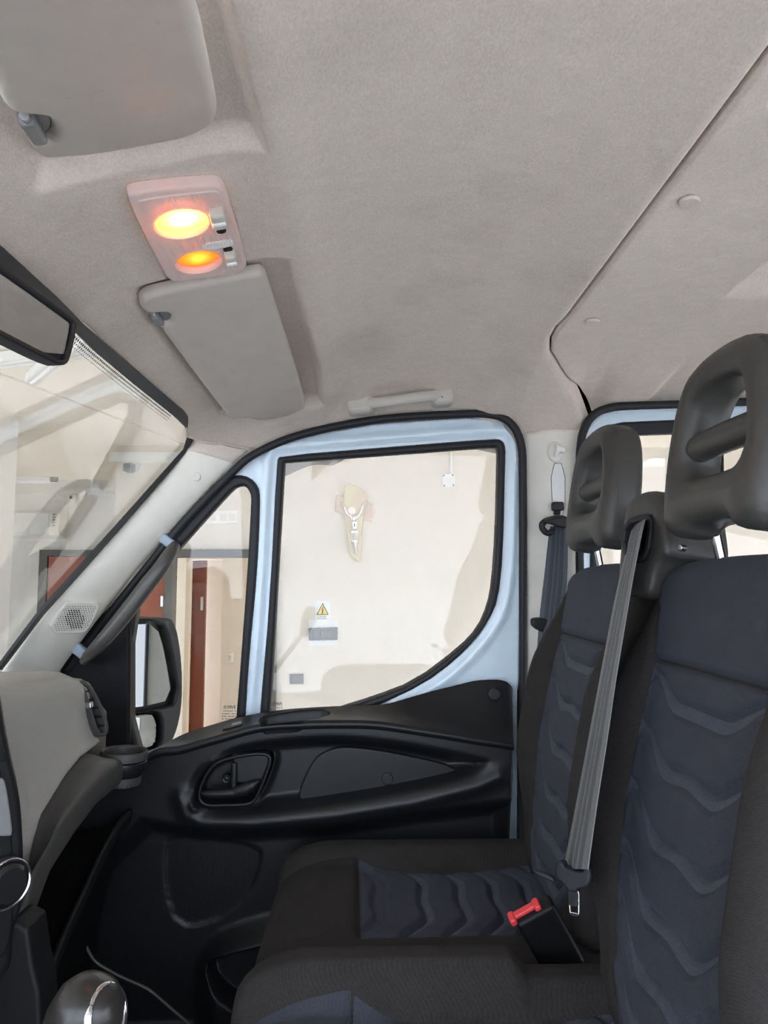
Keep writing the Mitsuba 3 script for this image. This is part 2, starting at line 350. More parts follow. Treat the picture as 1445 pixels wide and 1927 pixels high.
# things on the walls
x0, z0 = wpx(12, 1012, YB - .2); x1, z1 = wpx(113, 961, YB - .2)
t = thing('air_conditioner', 'white split air conditioner high on the set-back wall', 'air conditioner')
prof = np.array([(0, 0), (-.20, .03), (-.22, .08), (-.21, z1 - z0 - .03), (-.18, z1 - z0), (0, z1 - z0)])
xa = x0 - .35
def ext(prof, xs0, xs1): 
    m = trimesh.creation.extrude_polygon(Polygon(prof), xs1 - xs0); v = m.vertices.copy(); m.vertices = np.stack([xs0 + v[:, 2], v[:, 0], v[:, 1]], 1); m.invert(); return m
m = ext(prof, xa, x1 - .12); m.vertices += [0, YB, z0]; add('body', m, 'm_white_plastic', t, smooth=25)
m = ext(prof * [.97, .99], x1 - .118, x1); m.vertices += [0, YB, z0]; add('end_cap', m, 'm_wall_white', t, smooth=25)
for i in range(5):
    add('louvre', box((x1 - .075, YB - .213, z0 + .13 + i * .03), (x1 - .045, YB - .2, z0 + .145 + i * .03)), 'm_grey_plastic', t, smooth=False)
add('flap', rbox(((xa + x1 - .15) / 2, YB - .2, z0 + .045), (x1 - xa - .2, .012, .05), .004), 'm_wall_white', t)
x0, z0 = wpx(137, 939, YB - .05)
t = thing('motion_sensor', 'tiny white alarm sensor below the ceiling of the set-back wall', 'sensor')
add('body', rbox((x0, YB - .05, z0), (.06, .06, .1), .012), 'm_white_plastic', t); add('eye', rbox((x0 - .01, YB - .081, z0 + .015), (.03, .01, .03), .004), 'm_grey_plastic', t)
t = thing('tube_lamp', 'slim white fluorescent tube lamp above the air conditioner', 'lamp')
pa, pb = P(-60, 907, y=7.2), P(96, 906, y=7.2)
add('body', rbox((pa + pb) / 2 + [0, 0, .03], (pb[0] - pa[0], .06, .04), .008), 'm_white_plastic', t); add('tube', tube([pa, pb], .02), 'm_tube_lamp', t)
add('end_cap', rbox(pb + [.03, 0, .02], (.08, .03, .05), .012), 'm_grey_plastic', t)
add('stem', box(((pa + pb) / 2 + [-.01, -.01, .04]), ((pa + pb) / 2 + [.01, .01, ZC - pa[2]])), 'm_white_plastic', t, smooth=False)
t = thing('security_camera', 'white dome security camera on the wall corner under the cornice', 'camera')
c = P(257, 877, y=YW); add('base', lathe([(0, -.04), (.05, -.04), (.06, -.02), (.06, 0)], c, (0, 1, 0), 24), 'm_white_plastic', t)
c2 = P(243, 880, y=YW - .13); add('arm', tube([c, c2], .018), 'm_white_plastic', t); add('body', rbox(c2, (.085, .1, .075), .02), 'm_grey_plastic', t)
add('lens', lathe([(0, -.008), (.022, -.006), (.026, 0)], c2 + [0, -.05, -.004], (0, 1, 0), 20), 'm_gloss_black', t)
# crucifix
t = thing('crucifix', 'slab crucifix of yellowish stone with a silver figure on the cream wall', 'crucifix')
fr = Fr((0, YW - .012, 0), (0, -1, 0))
up_ = [(650, 914), (655, 911), (668, 914), (684, 924), (690, 933), (688, 945), (682, 982), (680, 1010), (677, 1057), (673, 1057), (660, 1045), (657, 1036), (648, 972), (645, 955), (647, 935)]
bar = [(633, 931), (648, 936), (690, 944), (702, 950), (700, 982), (693, 981), (647, 970), (630, 961)]
add('crossbar', relief(fr.px(bar), fr.moved(.008), .006, .03, res=.03), 'm_stone_pink', t, smooth=True)
add('upright', relief(fr.px(up_), fr.moved(.026), .008, .03, res=.03), 'm_stone', t, smooth=True)
def W(u, v, o=.06): return P(u, v, y=YW - o)
def bones(chain, rads):
    parts = []
    for (a, b), (ra, rb) in zip(zip(chain[:-1], chain[1:]), zip(rads[:-1], rads[1:])):
        s = trimesh.creation.icosphere(1, 1).vertices
        parts.append(mf.Manifold.hull_points(np.vstack([s * ra + a, s * rb + b])))
    return parts
head = W(666, 974, .075)
bs = bones([W(666, 972), W(667, 984), W(667, 994), W(667, 1006)], [.026, .034, .025, .034]) + bones([W(667, 1004), W(665, 1018, .085), W(668, 1031, .07), W(669, 1042, .06)], [.03, .022, .016, .008])
bs += bones([W(668, 1004), W(669, 1018, .08), W(667, 1031, .06), W(670, 1042, .055)], [.028, .02, .015, .008])
bs += bones([W(662, 973), W(653, 966), W(649, 954), W(643, 946, .045)], [.018, .014, .011, .008]) + bones([W(672, 973), W(678, 964), W(682, 953), W(687, 945, .045)], [.018, .014, .011, .008])
bs += bones([W(667, 975), head], [.014, .02])
body = mf.Manifold.batch_boolean(bs, mf.OpType.Add).refine_to_length(.012).to_mesh()
body = trimesh.Trimesh(body.vert_properties[:, :3], body.tri_verts); trimesh.smoothing.filter_taubin(body, iterations=6)
add('figure', body, 'm_chrome', t, smooth=True)
add('halo', disc(W(662, 962, .042), (0, -1, 0), .034, .004, r=.002), 'm_lens_base', t, smooth=True)
add('loincloth', rbox(W(667, 1001, .066), (.07, .05, .06), .02), 'm_chrome', t)
# sign, emergency light, socket, junction plate, conduit
t = thing('warning_sign', 'yellow triangular electrical hazard sign above the grey box on the wall', 'sign')
fr = Fr((0, YW - .004, 0), (0, -1, 0))
tri_ = fr.px([(607, 1134.5), (618.5, 1157), (595.5, 1157)])
add('sheet', relief(fr.px([(592, 1131), (622, 1131), (622, 1167), (592, 1167)]), fr, .001, .003, res=.05), 'm_white_plastic', t)
add('border', relief(tri_, fr.moved(.002), .001, .003, res=.05), 'm_black', t); add('field', relief(poly_of(tri_).buffer(-.006), fr.moved(.004), .001, .003, res=.05), 'm_yellow', t)
add('bolt', relief(fr.px([(607.5, 1141), (604.5, 1149), (607, 1148.4), (605.5, 1153), (604.6, 1152.4), (606.2, 1156), (608.6, 1153), (607.6, 1153), (609.6, 1146.4), (607, 1147.2), (609, 1141)]), fr.moved(.0055), .0005, .002, res=.05), 'm_black', t)
for s_, v_ in (('QUADRO', 1161), ('ELETTRICO', 1165)):
    m = meshkit.text_mesh(s_, .010, .001); m.vertices -= [(m.bounds[1][0] + m.bounds[0][0]) / 2, 0, 0]
    p0 = fr.px([(607, v_)])[0]; v = m.vertices.copy(); m.vertices = fr.glob(v[:, :2] * [1, 1] + p0, v[:, 2] + .001)
    add('lettering', m, 'm_black', t, smooth=False)
t = thing('switch_box', 'grey rectangular switch box on a white plate under the hazard sign', 'switch box')
add('plate', relief(fr.px([(580, 1166), (637, 1164), (637, 1214), (580, 1216)]), fr.moved(.004), .004, .008, res=.1), 'm_white_plastic', t)
add('cover', relief(fr.px([(581, 1182), (635, 1180), (635.5, 1204), (581.5, 1205)]), fr.moved(.03), .008, .03, res=.1), 'm_grey_plastic', t)
for u0, u1 in ((590, 603), (604, 616), (617, 628)):
    add('module', relief(fr.px([(u0, 1186), (u1, 1185.5), (u1, 1200), (u0, 1200.5)]), fr.moved(.036), .004, .01, res=.1), 'm_silver_plastic', t)
t = thing('wall_socket', 'small grey wall socket low at the left of the door window', 'socket')
add('plate', relief(fr.px([(545, 1268), (571, 1268), (571, 1287), (545, 1287)]), fr.moved(.012), .004, .012, res=.1), 'm_grey_plastic', t)
add('insert', relief(fr.px([(551, 1272), (565, 1272), (565, 1283), (551, 1283)]), fr.moved(.016), .003, .01, res=.1), 'm_silver_plastic', t)
t = thing('wall_vent', 'faint white vent plate on the wall high in the quarter window', 'vent')
add('plate', relief(fr.px([(388, 962), (447, 960), (447, 985), (388, 987)]), fr.moved(.010), .004, .012, res=.1), 'm_wall_white', t)
for u0 in (394, 414, 431): add('grille', relief(fr.px([(u0, 967), (u0 + 12, 967), (u0 + 12, 980), (u0, 980)]), fr.moved(.013), .002, .006, res=.1), 'm_wall', t)
t = thing('junction_plate', 'white square junction plate high on the wall at the right of the door window', 'junction plate')
add('plate', relief(fr.px([(832, 892), (855, 891), (856, 916), (833, 917)]), fr.moved(.012), .006, .012, res=.1), 'm_wall_white', t)
for u_, v_ in ((835, 895), (852, 894), (853, 913), (836, 914)):
    add('screw', disc(P(u_, v_, y=YW - .017), (0, -1, 0), .007, .002), 'm_grey_plastic', t)
add('conduit', tube([P(849, 891, y=YW - .012), P(848, 860, y=YW - .012) * [1, 1, 0] + [0, 0, ZC - .005]], .012), 'm_wall_white', t)
# near ceiling lamps (seen past the inside mirror)
t = thing('strip_light', 'long white strip light under the ceiling behind the inside mirror', 'lamp')
pa, pb = P(-120, 702, z=ZC - .06), P(215, 656, z=ZC - .06)
ax = (pb - pa) / np.linalg.norm(pb - pa); sdv = np.cross([0, 0, 1], ax)
add('housing', rbox((pa + pb) / 2 + [0, 0, .02], (np.linalg.norm(pb - pa), .09, .06), .01, (ax, sdv, (0, 0, 1))), 'm_white_plastic', t)
for s in (-.025, .025): add('tube', tube([pa + sdv * s, pb + sdv * s], .013), 'm_tube_lamp', t)
t = thing('strip_light', 'short white strip light crossing behind the right end of the inside mirror', 'lamp')
pa, pb = P(60, 720, z=ZC - .14), P(168, 628, z=ZC - .14); ax = (pb - pa) / np.linalg.norm(pb - pa); sdv = np.cross([0, 0, 1], ax)
add('housing', rbox((pa + pb) / 2 + [0, 0, .02], (np.linalg.norm(pb - pa), .07, .05), .01, (ax, sdv, (0, 0, 1))), 'm_white_plastic', t)
add('tube', tube([pa, pb], .013), 'm_tube_lamp', t)
# glazed shop front on the camera's side and on the right
def shopfront(name, p0, p1, label):
    p0, p1 = np.array(p0, float), np.array(p1, float); d = p1 - p0; L = np.linalg.norm(d[:2]); a = d / L
    k = thing(name, label, None, None, 'structure'); n = int(L / 2.4)
    def bar(s0, s1, z0, z1):
        q = [p0 + a * s for s in (s0, s1)]; w = np.array([-a[1], a[0], 0]) * .04
        return trimesh.convex.convex_hull(np.vstack([x + s * w + [0, 0, z] for x in q for s in (-1, 1) for z in (z0, z1)]))
    for i in range(n + 1):
        s = L * i / n; add('mullion', bar(max(s - .03, 0), min(s + .03, L), ZF, ZC), 'm_mullion', k, smooth=False)
    for i in range(n):
        q = [p0 + a * (L * (i + j) / n) for j in (0, 1)]
        add('pane', trimesh.Trimesh([q[0] + [0, 0, ZF], q[1] + [0, 0, ZF], q[1] + [0, 0, ZC], q[0] + [0, 0, ZC]], [[0, 1, 2], [0, 2, 3]]), 'm_glass', k, smooth=False)
    for z in (ZF + .02, .35, ZC - .06): add('rail', bar(0, L, z - .03, z + .03), 'm_mullion', k, smooth=False)
shopfront('window_1', (-8, -1.4, 0), (6.4, -1.4, 0), 'glazed shop front with grey mullions behind the camera')
add('wall_right', box((6.4, 3.1, ZF), (6.5, 6, ZC)), 'm_wall_white', smooth=False, label='white showroom wall behind the van', **STRUCT)
shopfront('window_2', (6.4, -1.4, 0), (6.4, 3.1, 0), 'glazed shop front with grey mullions at the rear of the van')

# ------------------------------------------------------------------ the van: headliner
_S = PchipInterpolator([-.46, -.385, -.34, -.30, -.20, -.125, -.092, -.05, 0, .10, .22, .29, .335], [.30, .343, .366, .380, .405, .420, .417, .436, .452, .466, .462, .450, .436])
_S2 = PchipInterpolator([.335, .40, .5, .7, 1.4], [.440, .446, .45, .455, .455])
VIS = [(-.315, -.110, .915, 1.52), (-.315, -.112, -.02, .655)]
YC = .80
def drop(x, y):
    t = np.maximum(np.abs(y - YC) - .5, 0) / .34
    f = sst(-.30, -.10, x)
    return f * .11 * t ** 2 + (1 - f) * .12 * t ** 5
def hl(x, y):
    z = _S(np.clip(x, -.46, .335)) - drop(x, y)
    for x0, x1, y0, y1 in VIS:
        e = .014
        z = z + .020 * sst(-e, .006, np.minimum(np.minimum(x - x0, x1 - x), np.minimum(y - y0, y1 - y)))
    g = lambda a, b, sa, sb: np.exp(-((x - a) / sa) ** 2 - ((y - b) / sb) ** 2)
    z = z + .022 * g(-.078, 1.55, .025, .05) + .012 * g(.20, 1.52, .04, .05) - .012 * g(.27, 1.56, .035, .06) + .012 * g(.08, 1.545, .10, .03) - .006 * g(-.02, 1.56, .02, .06)
    return z
def zl_(x, y): return float(hl(np.array([x]), np.array([y]))[0])
def onroof(u, v, dz=0.0):
    q = P(u, v, z=.39)
    for _ in range(6): q = P(u, v, z=zl_(q[0], q[1]) + dz)
    return q
lamp_px = [(239, 372), (246, 362), (300, 354), (398, 345), (416, 348), (426, 360), (446, 425), (464, 492), (464, 504), (455, 512), (400, 521), (332, 530), (318, 527), (308, 512), (270, 440)]
lamp_xy = Polygon([onroof(*q)[:2] for q in lamp_px]).buffer(-.004)
def seam_x(y): return np.interp(np.abs(y - YC), [0, .36, .42, .48, .55, .62, .70, .82, .90], [.335, .335, .331, .335, .352, .388, .435, .505, .55])
def front_x(y): return np.interp(np.abs(y - YC), [0, .66, .70, .745, .78, .82, .845], [-.385, -.386, -.391, -.403, -.375, -.315, -.27])
ys = np.r_[np.linspace(-.10, .5, 60), np.linspace(.5, 1.655, 260)[1:]]
V = []
for y in ys:
    x = np.linspace(front_x(y), seam_x(y), 300)
    z = hl(x, np.full_like(x, y))
    z = z + .035 * sst(-.003, .002, sd(lamp_xy, np.stack([x, np.full_like(x, y)], 1)))
    dx = seam_x(y) - x; z = z + .016 * (1 - np.sqrt(np.clip(1 - (1 - np.clip(dx / .018, 0, 1)) ** 2, 0, 1)))
    x = np.r_[x[0], x, x[-1]]; z = np.r_[z[0] + .03, z, z[-1] + .04]
    V.append(np.stack([x, np.full_like(x, y), z], 1))
V = np.array(V)
edge = V[-1].copy(); edge[:, 1] += .012; edge[:, 2] -= .03
HL = add('headliner', grid(np.vstack([V, edge[None]])), 'm_headliner', smooth=True, label='grey beige felt headliner over the front seats', category='headliner', kind='structure')
add('roof', cat(box((-.40, -.12, .56), (1.45, 1.70, .58)), box((-.43, -.12, .40), (-.40, 1.66, .58)), box((-.4, 1.69, .40), (1.45, 1.71, .58)), box((1.44, -.12, .0), (1.46, 1.70, .58)), box((-.43, -.13, .40), (1.46, -.11, .58))), 'm_carpet', smooth=False, label='dark inner van roof above the headliner', kind='structure')
# rear headliner
V = []
for y in ys:
    x = seam_x(y) + .003 + (1.40 - seam_x(y)) * np.linspace(0, 1, 200) ** 1.4
    z = _S2(x) - .042 * (np.maximum(np.abs(y - YC) - .5, 0) / .34) ** 2 * sst(.40, .47, x + 0 * y) - .11 * (np.maximum(np.abs(y - YC) - .5, 0) / .34) ** 2 * (1 - sst(.40, .47, x))
    dx = x - seam_x(y); z = z + .020 * (1 - np.sqrt(np.clip(1 - (1 - np.clip(dx / .010, 0, 1)) ** 2, 0, 1)))
    yy = np.full_like(x, y)
    b = sst(0, .05, x - .50) * sst(0, .03, .66 - x) * sst(1.40, 1.50, yy)
    z = z - .018 * b
    z = z + .065 * sst(-.004, .014, x - .575) * sst(0, .03, .95 - x) * sst(0, .04, yy - .50) * sst(-.005, .075, 1.11 - yy)
    x = np.r_[x[0], x]; z = np.r_[z[0] + .03, z]
    V.append(np.stack([x, np.full_like(x, y), z], 1))
RH = add('rear_headliner', grid(np.array(V)), 'm_headliner', smooth=True, label='rear section of the felt headliner behind the curved seam', category='headliner', kind='structure')
def rear_z(x, y): return float(_S2(x)) - .07 * (max(abs(y - YC) - .5, 0) / .34) ** 2
for u, v in ((1297, 373), (1116, 601)):
    q = P(u, v, z=.441); q = P(u, v, z=rear_z(q[0], q[1]))
    add('trim_clip', disc(q + [0, 0, -.0045], (-.08, .05, -1), .0115, .002, r=.0008), 'm_headliner', RH, smooth=True)
t = thing('rear_dome_light', 'rear ceiling lamp in the headliner recess at the right edge', 'lamp')
fr = Fr((.735, .90, .485), (0, 0, -1))
add('base', relief(shapely.box(-.075, -.20, .14, .14), fr, .012, .02, res=.03), 'm_handle_beige', t, smooth=True)
add('lens', relief(shapely.box(-.05, -.17, .12, .11), fr.moved(.008), .008, .012, res=.03), 'm_lens_base', t, smooth=True)
q = P(1266, 712, y=1.56)
t = thing('coat_hook', 'pale rear coat hook just left of the near headrest', 'hook')
add('base', rbox(q, (.022, .02, .04), .006), 'm_handle_beige', t); add('prong', rbox(q + [.004, -.014, -.01], (.012, .02, .012), .004), 'm_handle_beige', t)

# ------------------------------------------------------------------ sun visors
def plane3(a, b, c, toward=(0, 0, -1)):
    n = np.cross(np.subtract(b, a), np.subtract(c, a)); n /= np.linalg.norm(n)
    return Fr(a, n if n @ np.array(toward, float) > 0 else -n)
def visor(pxs, notch, frp, label, clip, screws=()):
    t = thing('sun_visor', label, 'sun visor')
    poly = poly_of(chaikin(frp.px(pxs), 2))
    def hf(p, d): return .003 * sst(0, .07, d)
    add('pad', relief(poly, frp, .010, .016, hf, res=.02), 'm_visor', t, smooth=True)
    c = frp.px(clip); o = frp.glob(c, -.004)
    e = o[1] - o[0]; L = np.linalg.norm(e); e /= L; w = np.cross(frp.n, e)
    add('pivot_clip', rbox((o[0] + o[1]) / 2 + frp.n * .001, (L, .013, .012), .004, (e, w, frp.n)), 'm_silver_plastic', t)
    add('pivot_rod', tube([o[0] - e * .012 + frp.n * .001, o[1] + e * .004 + frp.n * .001], .0035), 'm_steel', t)
    add('pocket', relief(chaikin(frp.px(notch), 2), frp.moved(-.0085), .002, .006, res=.01), 'm_grey_plastic', t, smooth=True)
    return t
pv = plane3(P(525, 510, y=.94), P(265, 570, y=.94), P(590, 755, y=1.5))
visor([(262, 578), (270, 562), (300, 552), (488, 515), (500, 519), (506, 532), (578, 762), (574, 778), (484, 796), (470, 787), (437, 790), (424, 782), (302, 622), (304, 614), (322, 612), (325, 600), (312, 590), (290, 594), (272, 592)],
      [(284, 594), (310, 588), (328, 596), (324, 612), (302, 618)], pv, 'smaller folded grey sun visor between the dome lamp and the windscreen corner', [(291, 597), (303, 613)])
dv_ = plane3(P(400, 10, y=.33), P(410, 200, y=.545), P(85, 290, y=.63))
visor([(362, -40), (411, 200), (413, 228), (395, 246), (320, 272), (200, 300), (110, 317), (88, 313), (66, 292), (56, 275), (84, 276), (104, 262), (100, 238), (82, 222), (40, 219), (18, 218), (4, 200), (-60, 40), (-140, -170), (250, -260)],
      [(30, 222), (84, 222), (102, 236), (106, 260), (86, 274), (56, 276)], dv_, 'large folded grey sun visor at the top left corner of the photo', [(52, 232), (76, 268)])
t = add('visor_bracket', rbox(P(437, 781, y=1.51) + [0, 0, .006], (.03, .02, .016), .005), 'm_headliner', HL)

# ------------------------------------------------------------------ dome lamp (lit)
t = thing('dome_lamp', 'lit rectangular dome lamp glowing orange between the sun visors', 'lamp')
lf = plane3(onroof(260, 380, -.012), onroof(420, 365, -.012), onroof(445, 505, -.012))
out = lamp_px
lp = poly_of(chaikin(lf.px(out), 2))
add('housing', relief(lp.buffer(-.008), lf.moved(-.018), .003, .012, res=.02), 'm_lens_base', t, smooth=True)
bowlc = [lf.px([(342, 419)])[0], lf.px([(374, 491)])[0]]
for i, (c, rr) in enumerate(zip(bowlc, (.029, .027))):
    o = lf.glob([c], -.006)[0]
    add('reflector_bowl', lathe([(0, -.016), (rr * .6, -.014), (rr * .9, -.008), (rr, 0), (rr + .003, .001)], o, lf.n, 40), 'm_bowl', t, smooth=True)
    add('lens_ring', lathe([(rr - .001, -.004), (rr + .001, .008), (rr + .004, .0085), (rr + .0055, .006)], o, lf.n, 48), 'm_lens', t, smooth=True)
    bulb = trimesh.creation.icosphere(2, .006); bulb.vertices = bulb.vertices + o - lf.n * (.0085 if i == 0 else .0095) + (lf.a * .002 if i == 0 else 0)
    add('bulb', bulb, 'm_white_plastic', t, smooth=True, emit=([12, 7, 2.4] if i == 0 else [.9, .42, .11]), label='glowing bulb' if i == 0 else 'added dim bulb standing in for glow leaking from the first bowl')  # second bulb is added; its emission stands in for light leaking across
    add('diffuser', lathe([(0, .003), (rr * .5, .0024), (rr * .92, .0006), (rr - .0008, -.001)], o, lf.n, 40), 'm_lens_orange', t, smooth=True, label='orange glowing diffuser')
lens_poly = lp
for c, rr in zip(bowlc, (.0285, .0265)): lens_poly = lens_poly.difference(shapely.Point(c).buffer(rr, 24))
def ribs(p, d): return .0006 * np.sin(p[:, 0] * 2 * np.pi / .0045) * sst(.006, .010, d)
add('cover', relief(lens_poly, lf.moved(.002), .005, .012, ribs, res=.0017), 'm_lens', t, smooth=True)
rp = [(258, 375), (300, 367), (395, 356), (411, 360)]
add('rib_strip', tube(lf.moved(.0025).glob(lf.px(spline(rp, 30))), .0014, 8), 'm_lens', t, smooth=True)
g0, g1, g2, g3 = [lf.moved(.0028).hit(u, v) for u, v in ((380, 458), (436, 447), (439, 459), (383, 469))]
gpk = add('grip_panel', relief(chaikin(lf.px([(378, 457), (436, 446), (440, 460), (382, 468)]), 1), lf.moved(.0030), .001, .003, res=.01), 'm_lens_base', t, smooth=True)
for i in range(11):
    f_ = (i + .5) / 11.5; pa, pb = g0 * (1 - f_) + g1 * f_, g3 * (1 - f_) + g2 * f_; pa, pb = pa * .85 + pb * .15, pa * .15 + pb * .85
    add('grip_rib', tube([pa + lf.n * .0006, pb + lf.n * .0006], .0009, 6), 'm_white_plastic', gpk)
for (u, v), s in (((410, 411), 1.0), ((434, 486), .86)):
    o = lf.moved(.006).hit(u, v); e = lf.moved(.006).hit(u + 4, v + 16) - o; e /= np.linalg.norm(e); w = np.cross(lf.n, e)
    sw = add('switch', rbox(o, (.030 * s, .017 * s, .014), .004, (e, w, lf.n), 3), 'm_handle_beige', t)
    add('ridge', rbox(o + lf.n * .0075, (.006, .015 * s, .004), .0018, (e, w, lf.n)), 'm_white_plastic', sw)
for u, v in ((416.5, 434), (429, 469)):
    add('screw_hole', disc(lf.moved(.0022).hit(u, v), lf.n, .0056, .0012, r=.0006), 'm_black', t, smooth=True)

# ------------------------------------------------------------------ grab handle
t = thing('grab_handle', 'beige roof grab handle above the passenger door window', 'handle')
hp = spline([P(662, 764, y=1.560), P(690, 760, y=1.545), P(712, 757, y=1.532), P(760, 751, y=1.528), P(806, 745, y=1.530), P(826, 744, y=1.545), P(842, 744, y=1.560)], 40)
s = np.linspace(0, 1, 40); rad = .013 + .006 * (sst(.2, .02, s) + sst(.85, .95, s)) 
add('bar', tube(hp, .013 - .0015 * np.sin(np.pi * s), 14, flat=.8, up=(0, 0, 1)), 'm_handle_beige', t, smooth=True)
for (u, v), l, hh in (((678, 763), .058, .042), ((832, 748), .048, .040)):
    o = P(u, v, y=1.560); e = np.array([.99, 0, .13])
    add('end_cap', rbox(o, (l, .05, hh), .012, (e, (0, 1, 0), np.cross(e, (0, 1, 0))), 3), 'm_handle_beige', t, label='moulded handle end')
for u, v in ((822, 747), (832, 747)):
    add('screw', disc(P(u, v, y=1.535), (0, -1, 0), .002, .001), 'm_grey_plastic', t)

# ------------------------------------------------------------------ windscreen
ws = plane3(P(182, 636, x=-.385), P(342, 774, x=-.386), P(8, 1252, y=1.50), (1, 0, 0))
wo = [(-340, 160), (-200, 300), (0, 462), (100, 553), (150, 604), (182, 632), (269, 708), (342, 770), (361, 794), (364, 815), (353, 850), (219, 998), (79, 1154), (0, 1258), (-400, 1258), (-700, 700)]
wi = [(-330, 240), (-190, 380), (0, 522), (100, 590), (142, 626), (174, 658), (254, 725), (327, 783), (348, 803), (354, 820), (346, 846), (215, 993), (74, 1149), (-8, 1258), (-380, 1240), (-660, 700)]
t = thing('windscreen', 'windscreen with a black border band below the headliner', 'windscreen')
po = poly_of(ws.px(wo)); pi_ = poly_of(ws.px(wi))
add('border_band', relief(po.difference(pi_).buffer(0).simplify(.0003), ws.moved(.006), .001, .008, res=.05), 'm_frit', t, smooth=30, label='black border band')
add('glass', relief(po.buffer(.003), ws.moved(-.004), 0, None, res=.2), 'm_glass', t, smooth=False)
dots = []
seg = spline(ws.px([(142, 626), (174, 658), (254, 725), (327, 783)]), 60); ls = LineString(seg)
for k_ in range(3):
    for i in range(int(ls.length / .006)):
        s_ = (i + .5 * (k_ % 2)) * .006; a_, b_ = [np.array(ls.interpolate(x).coords[0]) for x in (s_, s_ + .001)]
        d_ = (b_ - a_) / max(1e-9, np.linalg.norm(b_ - a_)); nn = np.array([d_[1], -d_[0]])
        c_ = a_ + nn * (.004 + .0055 * k_) * (1 if pi_.contains(shapely.Point(a_ + nn * .02)) else -1)
        an = np.arange(6) * np.pi / 3; rr = .0021 - .0005 * k_
        q_ = ws.moved(-.003).glob(np.vstack([c_[None], c_ + rr * np.stack([np.cos(an), np.sin(an)], 1)]))
        dots.append(trimesh.Trimesh(q_, [[0, 1 + j, 1 + (j + 1) % 6] for j in range(6)], process=False))
add('dot_pattern', cat(*dots), 'm_frit', t, smooth=False, kind='stuff')

# ------------------------------------------------------------------ inside mirror
mr = Fr(P(128, 645, y=.80), (.95, -.25, -.03), (0, 1, 0))
mo = [(-260, 330), (0, 500), (128, 594), (138, 602), (141, 616), (128, 676), (120, 687), (108, 688), (0, 634), (-260, 500)]
t = thing('inside_mirror', 'black framed inside rear view mirror reflecting the grey headliner', 'mirror')
mpoly = poly_of(chaikin(mr.px(mo), 2))
add('frame', relief(mpoly.difference(mpoly.buffer(-.006)), mr.moved(.004), .0025, .02, res=.02), 'm_rubber', t, smooth=True)
add('back_shell', relief(mpoly.buffer(-.002), mr.moved(-.004), .002, .018, res=.03), 'm_rubber', t, smooth=True)
add('glass', relief(mpoly.buffer(-.006), mr.moved(.0), .0, .003, res=.05), 'm_mirror', t, smooth=False)
add('stem', tube(spline([mr.hit(-60, 540) - mr.n * .02, mr.hit(-60, 560) - mr.n * .05, mr.hit(-70, 540) - mr.n * .10 + [0, 0, .06]], 12), .012), 'm_rubber', t)
add('sensor_box', rbox(P(-2, 650, y=.83) + [-.05, 0, 0], (.03, .06, .028), .008), 'm_black', t)

# ------------------------------------------------------------------ A pillar trim
lft = [(368, 812), (351, 848), (219, 998), (79, 1154), (4, 1262), (-30, 1310)]
rgt = [(475, 842), (434, 879), (321, 1002), (233, 1100), (112, 1262), (80, 1310)]
Lp = np.array([ws.hit(*q) for q in chaikin(lft, 2, False)]); Rp = np.array([P(u, v, y=1.615) for u, v in chaikin(rgt, 2, False)])
n_ = 40; Lp, Rp = spline(Lp, n_), spline(Rp, n_)
def pillar_pt(i, s, lift=0.0):
    a, b = Lp[i], Rp[i]; w = b - a; nn = np.cross(Lp[min(i + 1, n_ - 1)] - Lp[max(i - 1, 0)], w); nn /= np.linalg.norm(nn)
    if nn @ -a < 0: nn = -nn
    return a + w * s + nn * (.022 * np.sqrt(max(0, 1 - (2 * s - 1) ** 2)) - .004 + lift)
V = np.array([[pillar_pt(i, s) for s in np.linspace(0, 1, 25)] for i in range(n_)])
back = np.array([[Lp[i] + np.array([.008, .03, 0])] for i in range(n_)]); back2 = np.array([[Rp[i] + np.array([-.01, .05, 0])] for i in range(n_)])
AP = thing('pillar_trim', 'white plastic trim on the sloping windscreen pillar with a small speaker grille', 'pillar trim', None, 'structure')
add('panel', grid(np.concatenate([back, V, back2], 1)), 'm_pillar', AP, smooth=True)
NF = 6
hx = np.linspace(1.515, 1.65, 25)
top_ = np.array([[front_x(y) + .002, y, hl(np.array([front_x(y)]), np.array([y]))[0] - .001] for y in hx])
fl_ = [top_] + [np.array([pillar_pt(i, s_, .004) for s_ in np.linspace(0, 1, 25)]) for i in range(0, NF)]
fl_.append(np.array([pillar_pt(NF - 1, s_, -.002) for s_ in np.linspace(0, 1, 25)]))
add('corner_flap', grid(np.array(fl_)), 'm_headliner', HL, smooth=True)
def pillar_hit(u, v):
    pr = px_of(V.reshape(-1, 3)); k = np.argsort(((pr - [u, v]) ** 2).sum(1))[:6]
    p0 = V.reshape(-1, 3)[k].mean(0); i, j = divmod(k[0], V.shape[1]); i, j = min(max(i, 1), n_ - 2), min(max(j, 1), V.shape[1] - 2)
    nn = np.cross(V[i + 1, j] - V[i - 1, j], V[i, j + 1] - V[i, j - 1]); nn /= np.linalg.norm(nn)
    if nn @ -p0 < 0: nn = -nn
    return Fr(p0, nn)
f1 = pillar_hit(369, 897); add('cover_cap', disc(f1.hit(369, 897), f1.n, .0105, .002, r=.0015), 'm_pillar', AP, smooth=True)
f2 = pillar_hit(136, 1161)
gp = poly_of(chaikin(f2.px([(84, 1190), (118, 1136), (128, 1131), (182, 1132), (186, 1140), (164, 1184), (150, 1190)]), 1))
g_ = add('speaker_grille', relief(gp, f2.moved(.006), .002, .010, res=.03), 'm_pillar', AP, smooth=True)
bx = gp.bounds; holes, dim = [], []
hc = f2.px([(139, 1162)])[0]; hex_ = poly_of(f2.px([(127, 1146), (148, 1146), (158, 1163), (150, 1181), (130, 1181), (118, 1163)]))
st = .0048
